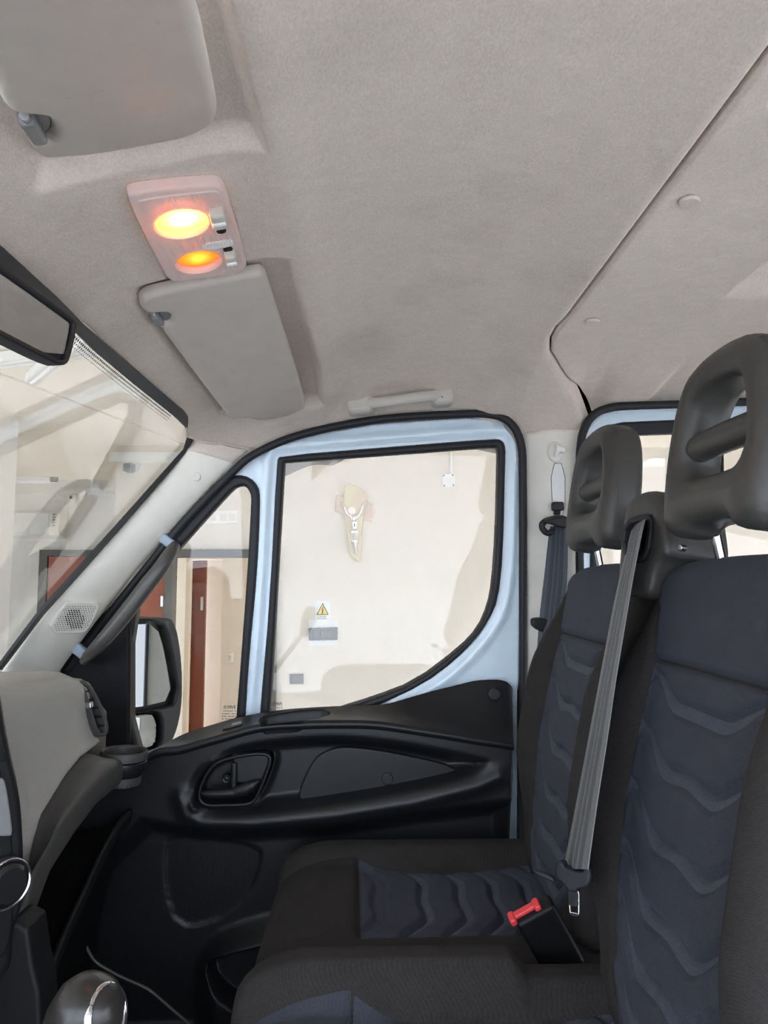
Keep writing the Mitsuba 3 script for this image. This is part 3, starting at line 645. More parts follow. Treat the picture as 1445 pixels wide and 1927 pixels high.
for i, a_ in enumerate(np.arange(bx[0], bx[2], st)):
    for b_ in np.arange(bx[1], bx[3], st * 1.1):
        p_ = np.array([a_, b_ + (i % 2) * st * .55])
        if gp.buffer(-.006).contains(shapely.Point(p_)):
            inh = hex_.contains(shapely.Point(p_)); an = np.arange(6) * np.pi / 3; rr = .0020 if inh else .0014
            q_ = f2.moved(.0064).glob(np.vstack([p_[None], p_ + rr * np.stack([np.cos(an), np.sin(an)], 1)]), np.array([-.0002] + [0] * 6))
            (holes if inh else dim).append(trimesh.Trimesh(q_, [[0, 1 + j, 1 + (j + 1) % 6] for j in range(6)], process=False))
add('open_holes', cat(*holes), 'm_black', g_, smooth=False, kind='stuff'); add('blind_holes', cat(*dim), 'm_grey_plastic', g_, smooth=False, kind='stuff')

# A pillar grab handle
t = thing('pillar_handle', 'black diagonal grab handle on the windscreen pillar with blue grey mounts', 'handle')
hp = [P(330, 1026, y=1.600), P(318, 1044, y=1.570), P(292, 1082, y=1.555), P(240, 1150, y=1.550), P(195, 1204, y=1.552), P(168, 1232, y=1.570), P(158, 1244, y=1.600)]
hp = spline(hp, 50); s = np.linspace(0, 1, 50)
add('grip', tube(hp, .010 + .0075 * np.sin(np.pi * np.clip(s * 1.1, 0, 1)) ** .6, 16), 'm_grip', t, smooth=True)
for (u, v), sz in (((318, 1021), (.045, .02, .022)), ((147, 1222), (.048, .02, .024))):
    o = P(u, v, y=1.605); e = np.array([.6, 0, .8]); add('mount', rbox(o, sz, .005, (np.cross((0, 1, 0), e), (0, 1, 0), e)), 'm_bracket', t)

# ------------------------------------------------------------------ passenger door
DN = np.array([0, -1, -.098]); DP = Fr((0, 1.635, 0), DN)
DOOR = thing('van_door', 'passenger door with pale blue white frame, black window rubbers and dark trim', 'door')
win_i = [(536, 872), (536, 871), (735, 857), (930, 842), (936, 845), (936, 870), (933, 1000), (926, 1100), (918, 1140), (900, 1182), (866, 1219), (780, 1284), (700, 1314), (640, 1332), (600, 1350), (505, 1375), (509, 1340), (521, 1129)]
win_o = [(521, 868), (527, 858), (735, 841), (928, 826), (944, 828), (951, 842), (950, 870), (946, 1043), (937, 1128), (920, 1166), (896, 1200), (858, 1241), (797, 1287), (700, 1332), (640, 1352), (600, 1368), (487, 1390), (489, 1343), (508, 1129)]
qtr_i = [(446, 916), (462, 914), (472, 928), (473, 945), (466, 1072), (450, 1290), (443, 1370), (320, 1420), (249, 1420), (249, 1148), (300, 1077), (346, 1024), (430, 930)]
qtr_o = [(425, 900), (448, 893), (470, 898), (486, 914), (491, 938), (486, 1072), (469, 1240), (462, 1380), (320, 1440), (236, 1440), (236, 1120), (300, 1040), (340, 992)]
wi_, wo_ = poly_of(chaikin(DP.px(win_i), 1)), poly_of(chaikin(DP.px(win_o), 1)); qi_, qo_ = poly_of(chaikin(DP.px(qtr_i), 1)), poly_of(chaikin(DP.px(qtr_o), 1))
fo = poly_of(DP.px([(120, 1255), (328, 1005), (440, 888), (490, 850), (565, 823), (700, 798), (880, 785), (948, 796), (970, 832), (980, 900), (977, 1300), (977, 1640), (120, 1640)]))
frame = fo.difference(wi_.buffer(.010)).difference(qi_.buffer(.008))
frame = max(getattr(frame, 'geoms', [frame]), key=lambda g: g.area)
def rail(p, d): return .010 * np.exp(-((shapely.distance(wo_, shapely.points(p)) - .022) / .010) ** 2)
add('frame', relief(frame, DP, .006, .03, rail, res=.008), 'm_paint', DOOR, smooth=True, label='pale painted door frame')
add('window_rubber', relief(wo_.difference(wi_), DP.moved(.012), .009, .03, res=.01), 'm_rubber', DOOR, smooth=True, label='black window rubber')
add('quarter_rubber', relief(qo_.difference(qi_), DP.moved(.010), .009, .03, res=.01), 'm_rubber', DOOR, smooth=True, label='black quarter window rubber')
add('window_glass', relief(wi_.buffer(.004), DP.moved(-.008), 0, None, res=.3), 'm_glass', DOOR, smooth=False)
add('quarter_glass', relief(qi_.buffer(.004), DP.moved(-.008), 0, None, res=.3), 'm_glass', DOOR, smooth=False)
def etched(u, v, rows, parent, ulim):
    f = DP.moved(-.0072); k = add_etch(f, u, v, parent, rows, ulim); return k
def add_etch(f, u, v, parent, rows, ulim):
    m = meshkit.text_mesh('IVECO', .0062, .0003, True); q = m.vertices.copy(); c = f.px([(u, v)])[0]
    q[:, 0] = -(q[:, 0] - (m.bounds[0][0] + m.bounds[1][0]) / 2)
    m.vertices = f.glob(q[:, :2] + c, q[:, 2]); m.invert()
    k = add('etched_mark', m, 'm_black', parent, smooth=False)
    bars = []
    for r_ in range(rows):
        for j in range(9):
            if (j * 5 + r_ * 3) % 7 == 0: continue
            p_ = c + [(-.016 + j * .0036), -.0062 - r_ * .006]; w_, h_ = .0013, .0011
            an = np.array([[-w_, -h_], [w_, -h_], [w_, h_], [-w_, h_]]); bars.append(trimesh.Trimesh(f.glob(p_ + an, .0002), [[0, 1, 2], [0, 2, 3]], process=False))
    add('fine_print', cat(*bars), 'm_grey_plastic', k, smooth=False, kind='stuff')
add_etch(DP.moved(-.0072), 432, 1333, DOOR, 4, None); add_etch(DP.moved(-.0072), 520, 1327, DOOR, 2, None)
# sail panel with the mirror
sp = [(120, 1250), (150, 1205), (240, 1110), (250, 1120), (250, 1425), (200, 1425), (120, 1300)]
add('sail_panel', relief(poly_of(DP.px(sp)), DP.moved(.022), .008, .04, res=.02), 'm_trim_dark', DOOR, smooth=True, label='black corner panel')
# shelf along the top of the trim
rim = spline([(270, 1425), (300, 1408), (345, 1402), (400, 1386), (479, 1364), (555, 1357), (629, 1355), (728, 1359), (828, 1374), (900, 1386), (943, 1392), (966, 1396)], 260)
bak = spline([(262, 1418), (300, 1404), (340, 1384), (415, 1359), (494, 1341), (560, 1333), (629, 1329), (700, 1327), (745, 1320), (800, 1304), (880, 1284), (930, 1279), (952, 1283), (964, 1296)], 260)
Rm = np.array([P(u, v, y=1.548) for u, v in rim]); Bk = np.array([P(u, v, y=1.622) for u, v in bak])
tray = poly_of(chaikin([(491, 1366), (492, 1350), (529, 1342), (599, 1335), (622, 1340), (614, 1347), (559, 1360)], 1))
rows = []
for s in np.linspace(0, 1, 70):
    sag = -.010 * np.sin(np.pi * s) * np.interp(np.arange(260), [0, 150, 205, 259], [.3, .3, 1.6, 1.6])
    rows.append(Rm * (1 - s) + Bk * s + np.stack([0 * sag, 0 * sag, sag], 1))
rows = np.array(rows)
under = np.array([Rm + [0, .012 * (1 - math.cos(a)) - .0, -.014 * a] for a in (1.3, .9, .5, .2)]); under[:, :, 1] = Rm[None, :, 1] + np.array([.0, -.006, -.007, -.004])[:, None]
bk2 = (Bk + [0, .01, -.02])[None]
SH = np.concatenate([under, rows, bk2], 0)
ins = np.clip(shapely.distance(tray.boundary, shapely.points(px_of(rows.reshape(-1, 3)))) * np.where(shapely.contains_xy(tray, *px_of(rows.reshape(-1, 3)).T), 1, -1), -3, 4)
rows2 = rows.reshape(-1, 3).copy(); rows2[:, 2] -= .024 * sst(-.5, 3.5, ins); SH[4:-1] = rows2.reshape(rows.shape)
TR = key_of('trim_panel', DOOR)
add('trim_shelf', grid(SH), 'm_trim', DOOR, smooth=True, label='black arm shelf along the window')
add('tray_rim', tube(np.array([P(u, v, y=float(np.interp(v, [1335, 1366], [1.612, 1.56]))) for u, v in spline(chaikin([(487, 1366), (490, 1349), (529, 1341), (600, 1333), (626, 1340), (616, 1350), (560, 1363)], 1), 60, True)]), .0016, 6, True), 'm_trim', DOOR, smooth=True)
wsx = P(437, 1367, y=1.582)
k = add('window_switch', rbox(wsx, (.042, .020, .006), .003, ((.97, 0, .24), (0, 1, 0), (-.24, 0, .97))), 'm_gloss_black', DOOR)
add('button', rbox(wsx + [.010, -.001, .006], (.022, .014, .007), .003, ((.97, 0, .24), (0, 1, 0), (-.24, 0, .97))), 'm_grey_plastic', k)
add('wing_clip', disc(P(930, 1306, y=1.598), (0, -1, .12), .0135, .003, r=.002), 'm_trim', DOOR, smooth=True)
# main trim relief
TF = Fr((0, 1.555, 0), (0, -1, 0))
pxp = lambda pts, n=1: poly_of(chaikin(TF.px(pts), n))
tp = pxp([(250, 1432), (300, 1414), (345, 1410), (400, 1394), (479, 1372), (555, 1365), (629, 1363), (728, 1367), (828, 1382), (900, 1394), (943, 1399), (966, 1402), (962, 1590), (960, 1700), (900, 1960), (90, 1990), (90, 1560), (190, 1450)], 0)
pocket_o = pxp([(350, 1490), (362, 1455), (390, 1428), (444, 1404), (519, 1391), (619, 1384), (703, 1389), (803, 1404), (925, 1430), (920, 1440), (888, 1466), (778, 1492), (629, 1518), (479, 1538), (400, 1540), (362, 1524)], 2)
hand_o = pxp([(362, 1515), (366, 1480), (385, 1448), (412, 1427), (500, 1414), (514, 1421), (512, 1446), (490, 1500), (473, 1518), (420, 1522), (372, 1521)], 2)
bump = pxp([(440, 1405), (530, 1392), (560, 1400), (555, 1500), (540, 1535), (490, 1535), (480, 1510), (515, 1445), (515, 1415)], 2)
lower = pxp([(262, 1540), (340, 1553), (400, 1560), (479, 1558), (629, 1549), (778, 1527), (970, 1504), (990, 1980), (60, 2000), (100, 1700)], 0)
grl = pxp([(295, 1600), (320, 1590), (440, 1600), (480, 1615), (488, 1630), (470, 1690), (440, 1725), (390, 1762), (320, 1770), (295, 1700)], 1)
pouch = pxp([(420, 1790), (500, 1765), (700, 1720), (960, 1720), (900, 1990), (380, 1990), (375, 1850), (390, 1815)], 1)
hole = pxp([(378, 1838), (400, 1812), (520, 1780), (700, 1760), (700, 1960), (480, 1930), (420, 1900), (390, 1870)], 1)
lip = LineString(TF.px([(340, 1500), (352, 1532), (380, 1546), (479, 1547), (629, 1533), (778, 1509), (900, 1478), (940, 1460)]))
def trim_h(p, d):
    h = np.zeros(len(p))
    h -= .040 * sst(-.002, .030, sd(pocket_o, p))
    h += .034 * sst(-.004, .020, sd(bump, p)) * 0 + .022 * sst(-.004, .02, sd(hand_o.buffer(.010), p))
    h -= .034 * sst(.0, .010, sd(hand_o, p))
    ll = shapely.distance(lip, shapely.points(p)); h += .010 * np.exp(-(ll / .016) ** 2)
    lo = sd(lower, p); h -= .055 * sst(-.004, .045, lo)
    h -= .004 * sst(0, .004, sd(grl, p))
    h += .045 * sst(-.03, .03, sd(pouch, p)) - .05 * sst(0, .012, sd(hole, p))
    return h
tm = relief(tp, TF, .006, .05, trim_h, res=.006, extra=np.vstack([ringpts(q.buffer(e), .004) for q in (pocket_o, hand_o, hole) for e in (-.012, -.006, -.002, .003)]))
add('trim_panel', tm, 'm_trim', DOOR, smooth=True, label='dark moulded door trim')
panel = [(561, 1499), (566, 1480), (579, 1450), (596, 1422), (625, 1408), (649, 1404), (710, 1410), (778, 1423), (843, 1438), (862, 1452), (862, 1467), (800, 1481), (720, 1497), (620, 1513), (580, 1514)]
add('pocket_insert', relief(poly_of(chaikin(TF.moved(-.032).px(panel), 2)), TF.moved(-.026), .003, .014, res=.02), 'm_trim', DOOR, smooth=True, label='flat dark insert panel')
add('insert_clip', disc(TF.moved(-.025).hit(729, 1466), (0, -1, 0), .0125, .002, r=.0015), 'm_trim', DOOR, smooth=True)
ring = spline([(376, 1505), (378, 1480), (394, 1450), (418, 1432), (500, 1420), (508, 1428), (504, 1448), (484, 1497), (470, 1512), (420, 1516), (388, 1515)], 60, True)
add('handle_surround', tube(TF.moved(-.002).glob(TF.px(ring)), .004, 8, True), 'm_trim', DOOR, smooth=True)
cup = add('handle_cup', relief(poly_of(TF.px([(432, 1420), (505, 1418), (507, 1440), (490, 1480), (442, 1478)])), TF.moved(-.010), .006, .02, res=.01), 'm_trim', DOOR, smooth=True)
lev = [(376, 1487), (380, 1498), (400, 1504), (450, 1500), (470, 1494), (484, 1480), (490, 1470), (489, 1466), (470, 1470), (450, 1478), (436, 1484)]
add('release_lever', relief(poly_of(chaikin(TF.px(lev), 1)), TF.moved(.006), .005, .02, lambda p, d: .004 * sst(0, .01, d), res=.006), 'm_trim', DOOR, smooth=True, label='inside door release lever')
add('lever_arm', rbox(TF.moved(-.014).hit(441, 1458), (.014, .02, .055), .005), 'm_trim', DOOR)
add('lock_button', lathe([(0, .003), (.004, .003), (.0055, .001), (.0075, .004), (.0095, .003), (.010, -.004)], TF.moved(-.026).hit(426, 1465), (0, -1, 0), 28), 'm_trim', DOOR, smooth=True)
dots = []
gb = grl.buffer(-.004); bx = gb.bounds
for i, a_ in enumerate(np.arange(bx[0], bx[2], .0052)):
    for b_ in np.arange(bx[1], bx[3], .0056):
        p_ = np.array([a_, b_ + (i % 2) * .0028])
        if gb.contains(shapely.Point(p_)):
            an = np.arange(6) * np.pi / 3; q_ = np.vstack([p_[None], p_ + .0019 * np.stack([np.cos(an), np.sin(an)], 1)])
            dots.append(trimesh.Trimesh(TF.moved(-.0583).glob(q_), [[0, 1 + j, 1 + (j + 1) % 6] for j in range(6)], process=False))
add('speaker_mesh', cat(*dots), 'm_black', DOOR, smooth=False, kind='stuff')

# door seal
t = thing('door_seal', 'black rubber seal round the passenger door opening', 'seal')
def on_door(u, v, off):
    d = ray(u, v); return d * ((1.635 - off) / (d[1] + .098 * d[2]))
sl = [on_door(u, v, .016) for u, v in ((128, 1262), (236, 1118), (330, 1002), (436, 890), (484, 852), (560, 820), (700, 791), (880, 779), (940, 784), (972, 812), (983, 860), (984, 960), (984, 1200), (983, 1420), (980, 1640))]
add('lip', tube(spline(sl, 120), .0095, 10), 'm_rubber', t, smooth=True)

# B pillar
t = thing('pillar_trim', 'white plastic trim on the pillar behind the passenger door', 'pillar trim', None, 'structure'); BP = t
bf = Fr((0, 1.642, 0), (0, -1, -.06))
bpoly = poly_of(bf.px([(984, 816), (1030, 806), (1098, 806), (1094, 880), (1096, 1100), (1100, 1400), (984, 1400)]))
add('panel', relief(bpoly, bf.moved(.012), .012, .04, lambda p, d: .004 * sst(0, .05, d), res=.02), 'm_pillar', t, smooth=True)
sp_ = poly_of(chaikin(bf.px([(1032, 873), (1060, 873), (1060, 976), (1036, 976)]), 1))
add('slot_rim', relief(sp_.difference(sp_.buffer(-.0012)), bf.moved(.0175), .0003, .004, res=.03), 'm_grey_plastic', t, smooth=30)
add('slot', relief(sp_.buffer(-.0012), bf.moved(.0172), .001, .004, res=.03), 'm_white_plastic', t, smooth=30)
kb = thing('belt_height_knob', 'round white coat knob at the top of the pillar beside the far headrest', 'hook')
o = bf.moved(.016).hit(1045, 851)
add('base', disc(o, bf.n, .019, .006, .024, a=(1, 0, 0), r=.005), 'm_pillar', kb, smooth=True)
add('hook', relief(chaikin(bf.px([(1038, 837), (1046, 842), (1058, 846), (1056, 858), (1046, 852), (1040, 862), (1036, 860), (1041, 848)]), 2), bf.moved(.034), .003, .01, res=.01), 'm_white_plastic', kb, smooth=True)
t = thing('belt_adjuster', 'small black belt height slider in the pillar slot', 'slider')
add('grip', rbox(bf.moved(.026).hit(1049, 953), (.026, .02, .020), .004), 'm_rubber', t); add('latch', rbox(bf.moved(.02).hit(1048, 963), (.014, .012, .014), .002), 'm_black', t)

# rear door window
t = thing('rear_door', 'rear side door with white frame and black window rubber behind the headrests', 'door')
rf = Fr((0, 1.665, 0), (0, -1, -.08))
ro = poly_of(rf.px([(1080, 1500), (1086, 870), (1096, 810), (1130, 776), (1180, 764), (1445, 757), (1900, 757), (1900, 1500)]))
ri_o = poly_of(chaikin(rf.px([(1108, 1300), (1112, 880), (1122, 825), (1145, 800), (1180, 793), (1445, 786), (1800, 786), (1800, 1300)]), 1)); ri_i = poly_of(chaikin(rf.px([(1128, 1290), (1132, 890), (1140, 840), (1160, 822), (1190, 818), (1445, 812), (1790, 812), (1790, 1290)]), 1))
add('frame', relief(ro.difference(ri_o.buffer(-.006)), rf, .010, .03, res=.02), 'm_paint', t, smooth=True, label='white painted frame')
add('window_rubber', relief(ri_o.difference(ri_i), rf.moved(.006), .006, .03, res=.02), 'm_rubber', t, smooth=True)
add('glass', relief(ri_i.buffer(.004), rf.moved(-.012), 0, None, res=.5), 'm_glass', t, smooth=False)
b0, b1 = [poly_of(rf.px(q)) for q in ([(1336, 800), (1363, 800), (1367, 1290), (1341, 1290)], [(1341, 800), (1348, 800), (1353, 1290), (1346, 1290)])]
add('window_divider', relief(b0, rf.moved(-.002), .003, .012, res=.03), 'm_black', t, smooth=30, label='black sliding window divider'); add('divider_track', relief(b1, rf.moved(.001), .001, .006, res=.03), 'm_grey_plastic', t, smooth=30)
add('lower_panel', box((.34, 1.66, -1.0), (1.9, 1.70, -.22)), 'm_trim_dark', t, smooth=False)
ts = thing('rear_door_seal', 'black rubber seal round the rear side door opening', 'seal')
sl = [P(u, v, y=1.592) for u, v in ((1092, 1120), (1090, 880), (1094, 826), (1106, 794), (1130, 773), (1180, 764), (1300, 760), (1445, 755), (1900, 754))]
add('lip', tube(spline(sl, 90), .0095, 10), 'm_rubber', ts, smooth=True)

# ------------------------------------------------------------------ wing mirror outside
t = thing('wing_mirror', 'black outside wing mirror with two glasses seen through the quarter window', 'mirror')
wm = Fr(P(290, 1270, y=1.93), (.85, -.525, 0), (0, 1, 0))
wh = poly_of(chaikin(wm.px([(190, 1166), (250, 1163), (306, 1160), (325, 1169), (337, 1241), (338, 1321), (329, 1369), (316, 1400), (300, 1430), (190, 1440)]), 2))
g1 = poly_of(chaikin(wm.px([(215, 1330), (215, 1190), (240, 1178), (262, 1174), (283, 1173), (299, 1184), (312, 1240), (324, 1316), (290, 1325), (248, 1333)]), 1))
g2 = poly_of(chaikin(wm.px([(215, 1350), (249, 1345), (286, 1340), (294, 1358), (293, 1403), (268, 1411), (215, 1420)]), 1))
add('housing', relief(wh, wm.moved(-.004), .006, .09, res=.03), 'm_black', t, smooth=True)
add('hood', relief(wh.difference(g1.buffer(.010)).difference(g2.buffer(.006)), wm.moved(.016), .010, .03, res=.01), 'm_trim', t, smooth=True)
add('main_glass', relief(g1, wm.moved(.0), .0, .003, res=.05), 'm_mirror_outside', t, smooth=False, label='large upper mirror glass')
def bulge(p, d): c = g2.centroid; return .010 - .9 * ((p[:, 0] - c.x) ** 2 + (p[:, 1] - c.y) ** 2)
add('wide_angle_glass', relief(g2, wm.moved(.0), .0, .006, bulge, res=.008), 'm_mirror_outside', t, smooth=True, label='small convex lower glass')
add('arm', tube([P(262, 1425, y=1.93), P(225, 1435, y=1.68)], .03), 'm_black', t)

# ------------------------------------------------------------------ cab floor and bulkhead
add('cab_floor', cat(box((-.95, -.12, -1.0), (1.45, 1.66, -.97)), box((-.20, .56, -.97), (.40, 1.53, -.80))), 'm_carpet', smooth=False, label='black cab floor', kind='structure')
add('bulkhead', cat(box((-.98, -.12, -1.0), (-.94, 1.66, -.20)), box((-.98, 1.52, -1.0), (-.60, 1.56, -.30))), 'm_carpet', smooth=False, label='black front bulkhead under the dashboard', kind='structure')
t = thing('chassis', 'painted van body under the cab floor', 'van body', None, 'structure')
add('body', cat(box((-1.3, -.1, -1.45), (1.45, 1.68, -1.02)), box((-1.7, -.1, -1.3), (-.99, 1.66, -.30))), 'm_paint', t, smooth=False)
for wx in (-1.0,):
    add('wheel', lathe([(0, -.11), (.30, -.11), (.34, -.08), (.34, .08), (.30, .11), (0, .11)], (wx, 1.58, -CZ + .34), (0, 1, 0), 40), 'm_rubber', t, smooth=30)
    add('wheel', lathe([(0, -.11), (.30, -.11), (.34, -.08), (.34, .08), (.30, .11), (0, .11)], (wx, .0, -CZ + .34), (0, 1, 0), 40), 'm_rubber', t, smooth=30)
t = thing('sill_seal', 'thin pale edge of the sill seal curving across the dark footwell', 'seal')
sl = [P(u, v, y=1.49) for u, v in ((140, 1730), (155, 1765), (173, 1801), (216, 1832), (288, 1868), (324, 1899), (360, 1930), (400, 1985))]
add('lip', tube(spline(sl, 60), .0032, 8), 'm_grip', t, smooth=True)

# ------------------------------------------------------------------ dashboard
def curve(pts, x):
    q = np.array(sorted([P(u, v, x=x) for u, v in pts], key=lambda p: p[1]))
    return lambda y: float(np.interp(y, q[:, 1], q[:, 2]))
Z1 = curve([(-400, 1345), (4, 1292), (70, 1277), (140, 1268), (175, 1283)], -.50)
Z2 = curve([(183, 1400), (150, 1425), (119, 1463), (72, 1539), (54, 1600), (46, 1660)], -.49)
Z3 = curve([(232, 1432), (201, 1456), (155, 1500), (108, 1553), (68, 1629), (52, 1700)], -.45)
Z4 = curve([(262, 1452), (234, 1474), (180, 1520), (137, 1578), (90, 1654), (61, 1736)], -.46)
t = thing('dashboard', 'grey moulded dashboard with a round cup holder and an end air vent', 'dashboard')
yu = np.linspace(.90, 1.352, 60); V = []
for y in yu:
    z1, z2 = Z1(y), Z2(y); e = 1 - math.sqrt(max(0, 1 - max(0, (y - 1.325) / .027) ** 2)) if y > 1.325 else 0
    pr = [(-.90, -.205), (-.62, z1 + .004), (-.55, z1 + .006), (-.525, z1 + .003), (-.510, z1 - .004), (-.502, z1 - .014)]
    for s_ in np.linspace(.1, .92, 12): pr.append((-.500 + .012 * s_ ** 2 - .004 * math.sin(s_ * 3.14), z1 - .014 + (z2 - z1 + .014) * s_))
    pr += [(-.487, z2 + .004), (-.492, z2 - .002), (-.52, z2 - .004)]
    V.append([(x - e * .02 * (x > -.6), y, z) for x, z in pr])
V = np.array(V); cap_ = V[-1].copy(); cap_[:, 0] = np.minimum(cap_[:, 0], -.56); cap_[:, 1] += .012
add('upper_panel', grid(np.concatenate([V, cap_[None]])), 'm_dash', t, smooth=45)
yl = np.linspace(.90, 1.46, 80); V = []
for y in yl:
    z2, z3, z4 = Z2(min(y, 1.34)), Z3(min(y, 1.42)), Z4(min(y, 1.42)); e = max(0, (y - 1.36) / .10) ** 2 * .035
    z2 -= max(0, y - 1.28) * .35; z3 -= max(0, y - 1.36) * .3
    key = np.array([(-.56, z2 + .004), (-.50, z2 + .001), (-.482, z2 - .006), (-.464, z2 * .55 + z3 * .45 - .001), (-.452, z3), (-.451, z3 * .5 + z4 * .5), (-.458, z4 + .006), (-.472, z4), (-.50, z4 + .004), (-.60, z4 + .03), (-.66, z4 - .02), (-.68, z4 - .25), (-.70, -.97)])
    pr = np.vstack([chaikin(key[:9], 2, False), key[9:]])
    V.append([(x - e, y, z) for x, z in pr])
V = np.array(V); cap_ = V[-1].copy(); cap_[:, 0] = np.minimum(cap_[:, 0], -.60); cap_[:, 1] += .004
add('lower_roll', grid(np.concatenate([V, cap_[None]])), 'm_dash_dark_shaded', t, smooth=50)
# far end pod with cup holder
cc = P(234, 1413, y=1.395); rO, rI = .043, .036
hol = [(rI * .95, -.06), (rI, -.004), (rI + .002, .001), (rO - .002, .002), (rO, -.002), (rO + .001, -.015), (rO - .003, -.035), (rO - .012, -.055), (rO * .5, -.068), (0, -.068)]
cp = add('cup_holder', lathe([(rI * .95, -.06), (rI, -.004), (rI + .003, .0015), (rO - .002, .002), (rO + .001, -.004), (rO, -.014)], cc, (.05, 0, 1), 48), 'm_dash_dark_shaded', t, smooth=50, label='round open cup holder')
add('cup', lathe([(0, -.06), (rI * .95, -.06), (rI * .97, -.03), (rO - .002, -.012), (rO + .0005, -.02), (rO - .002, -.034), (rO - .012, -.050), (rO * .4, -.058), (0, -.058)], cc, (.05, 0, 1), 40), 'm_trim', cp, smooth=True)
# air vent at the far end
vf = Fr((-.497, 1.30, -.24), (.97, -.18, .16), (0, 1, 0))
vo = poly_of(chaikin(vf.px([(147, 1280), (156, 1281), (172, 1296), (190, 1333), (200, 1362), (199, 1382), (190, 1388), (181, 1384), (168, 1345)]), 2)); vi = shapely.affinity.translate(vo.buffer(-.007), -.003, 0)
v_ = add('air_vent', relief(vo.difference(vi), vf.moved(.006), .003, .02, res=.01), 'm_dash_dark_shaded', t, smooth=True)
add('vent_well', relief(vo, vf.moved(-.010), 0, .01, res=.05), 'm_black', v_, smooth=False)
bx = vi.bounds
for i in range(5):
    b_ = bx[1] + (bx[3] - bx[1]) * (i + .7) / 5.4; l_ = LineString([(bx[0] - 1, b_), (bx[2] + 1, b_)]).intersection(vi)
    if l_.is_empty: continue
    g_ = vf.moved(-.004).glob(np.array(l_.coords)); add('vent_slat', rbox((g_[0] + g_[-1]) / 2, (np.linalg.norm(g_[-1] - g_[0]), .0025, .016), .001, (vf.a, vf.b, vf.n)), 'm_trim_dark', v_, smooth=30)
add('vent_tab', rbox(vf.moved(.004).hit(168, 1327), (.01, .012, .012), .003, (vf.a, vf.b, vf.n)), 'm_steel', v_)
# glove shelf lip and side of the console below
lipa = [P(u, v, x=-.50) for u, v in ((240, 1540), (224, 1558), (195, 1606), (166, 1665), (122, 1762), (90, 1845), (72, 1905), (60, 1960))]
lp_ = spline(lipa, 60)
add('shelf_lip', tube(lp_, .019, 12, flat=.45, up=(.25, 0, 1)), 'm_trim', t, smooth=True, label='sloping edge of the open glove shelf')
V = [[(-.505, q[1], q[2] - .005), (-.56, q[1], q[2] - .02), (-.68, q[1], q[2] - .03)] for q in lp_]; add('shelf_floor', grid(np.array(V)), 'm_black', t, smooth=40)
V = [[(-.508, q[1], q[2] - .01), (-.55, q[1], q[2] - .2), (-.60, q[1], -.97)] for q in lp_]; add('knee_panel', grid(np.array(V)), 'm_black', t, smooth=40)
# centre stack
cf = Fr(P(30, 1560, x=-.445), (.80, -.60, 0), (0, 1, 0))
co = poly_of(chaikin(cf.px([(-220, 1270), (2, 1288), (8, 1310), (24, 1410), (42, 1485), (49, 1560), (51, 1650), (48, 1705), (38, 1735), (28, 1744), (28, 1800), (20, 1832), (0, 1850), (-220, 1900)]), 1))
add('centre_stack', relief(co, cf, .012, .20, res=.02), 'm_trim', t, smooth=True, label='black centre stack surround')
si = poly_of(chaikin(cf.px([(-200, 1380), (-2, 1440), (3, 1462), (9, 1492), (16, 1530), (22, 1580), (24, 1640), (24, 1730), (14, 1790), (-20, 1820), (-200, 1840)]), 1))
add('inner_panel', relief(si, cf.moved(.004), .004, .01, res=.03), 'm_trim_dark', t, smooth=True)
add('silver_panel', relief(chaikin(cf.px([(-200, 1455), (-2, 1460), (6, 1470), (14, 1520), (20, 1570), (8, 1572), (-200, 1575)]), 1), cf.moved(.008), .003, .01, res=.03), 'm_silver_plastic', t, smooth=True, label='silver grey panel')
add('button_row', relief(chaikin(cf.px([(-200, 1392), (2, 1400), (8, 1440), (-200, 1448)]), 1), cf.moved(.007), .002, .01, res=.03), 'm_gloss_black', t, smooth=True)
kc = cf.moved(.006).hit(2, 1660)
kn = add('rotary_knob', lathe([(0, .022), (.020, .022), (.0245, .018), (.026, .0)], kc, cf.n + np.array([.1, 0, 0]), 40), 'm_gloss_black', t, smooth=40, label='round knob with a chrome ring')
add('chrome_ring', lathe([(.0255, .013), (.0285, .017), (.0305, .014), (.0305, .004), (.029, 0)], kc, cf.n + np.array([.1, 0, 0]), 40), 'm_chrome', kn, smooth=True)
sidep = [(28, 1735), (52, 1748), (62, 1820), (74, 1870), (78, 1960), (-250, 1990), (-250, 1800)]
add('console_side', relief(poly_of(Fr((0, .95, 0), (0, -1, 0)).px(sidep)), Fr((0, .95, 0), (0, -1, 0)), .006, .05, res=.03), 'm_trim_dark', t, smooth=True)
add('end_filler', rbox((-.60, 1.42, -.33), (.16, .11, .16), .02), 'm_dash_dark_shaded', t)
for lo_, hi_ in (((-.95, .50, -.97), (-.458, .925, -.30)), ((-.46, .50, -.97), (-.20, .58, -.73))): add('added_console_body', rbox((np.array(lo_) + hi_) / 2, np.array(hi_) - lo_, .02), 'm_trim_dark', t)  # mostly unseen console bulk, added to block light into the passenger footwell
add('dash_side', box((-.94, 1.44, -.97), (-.62, 1.50, -.33)), 'm_black', t, smooth=False)

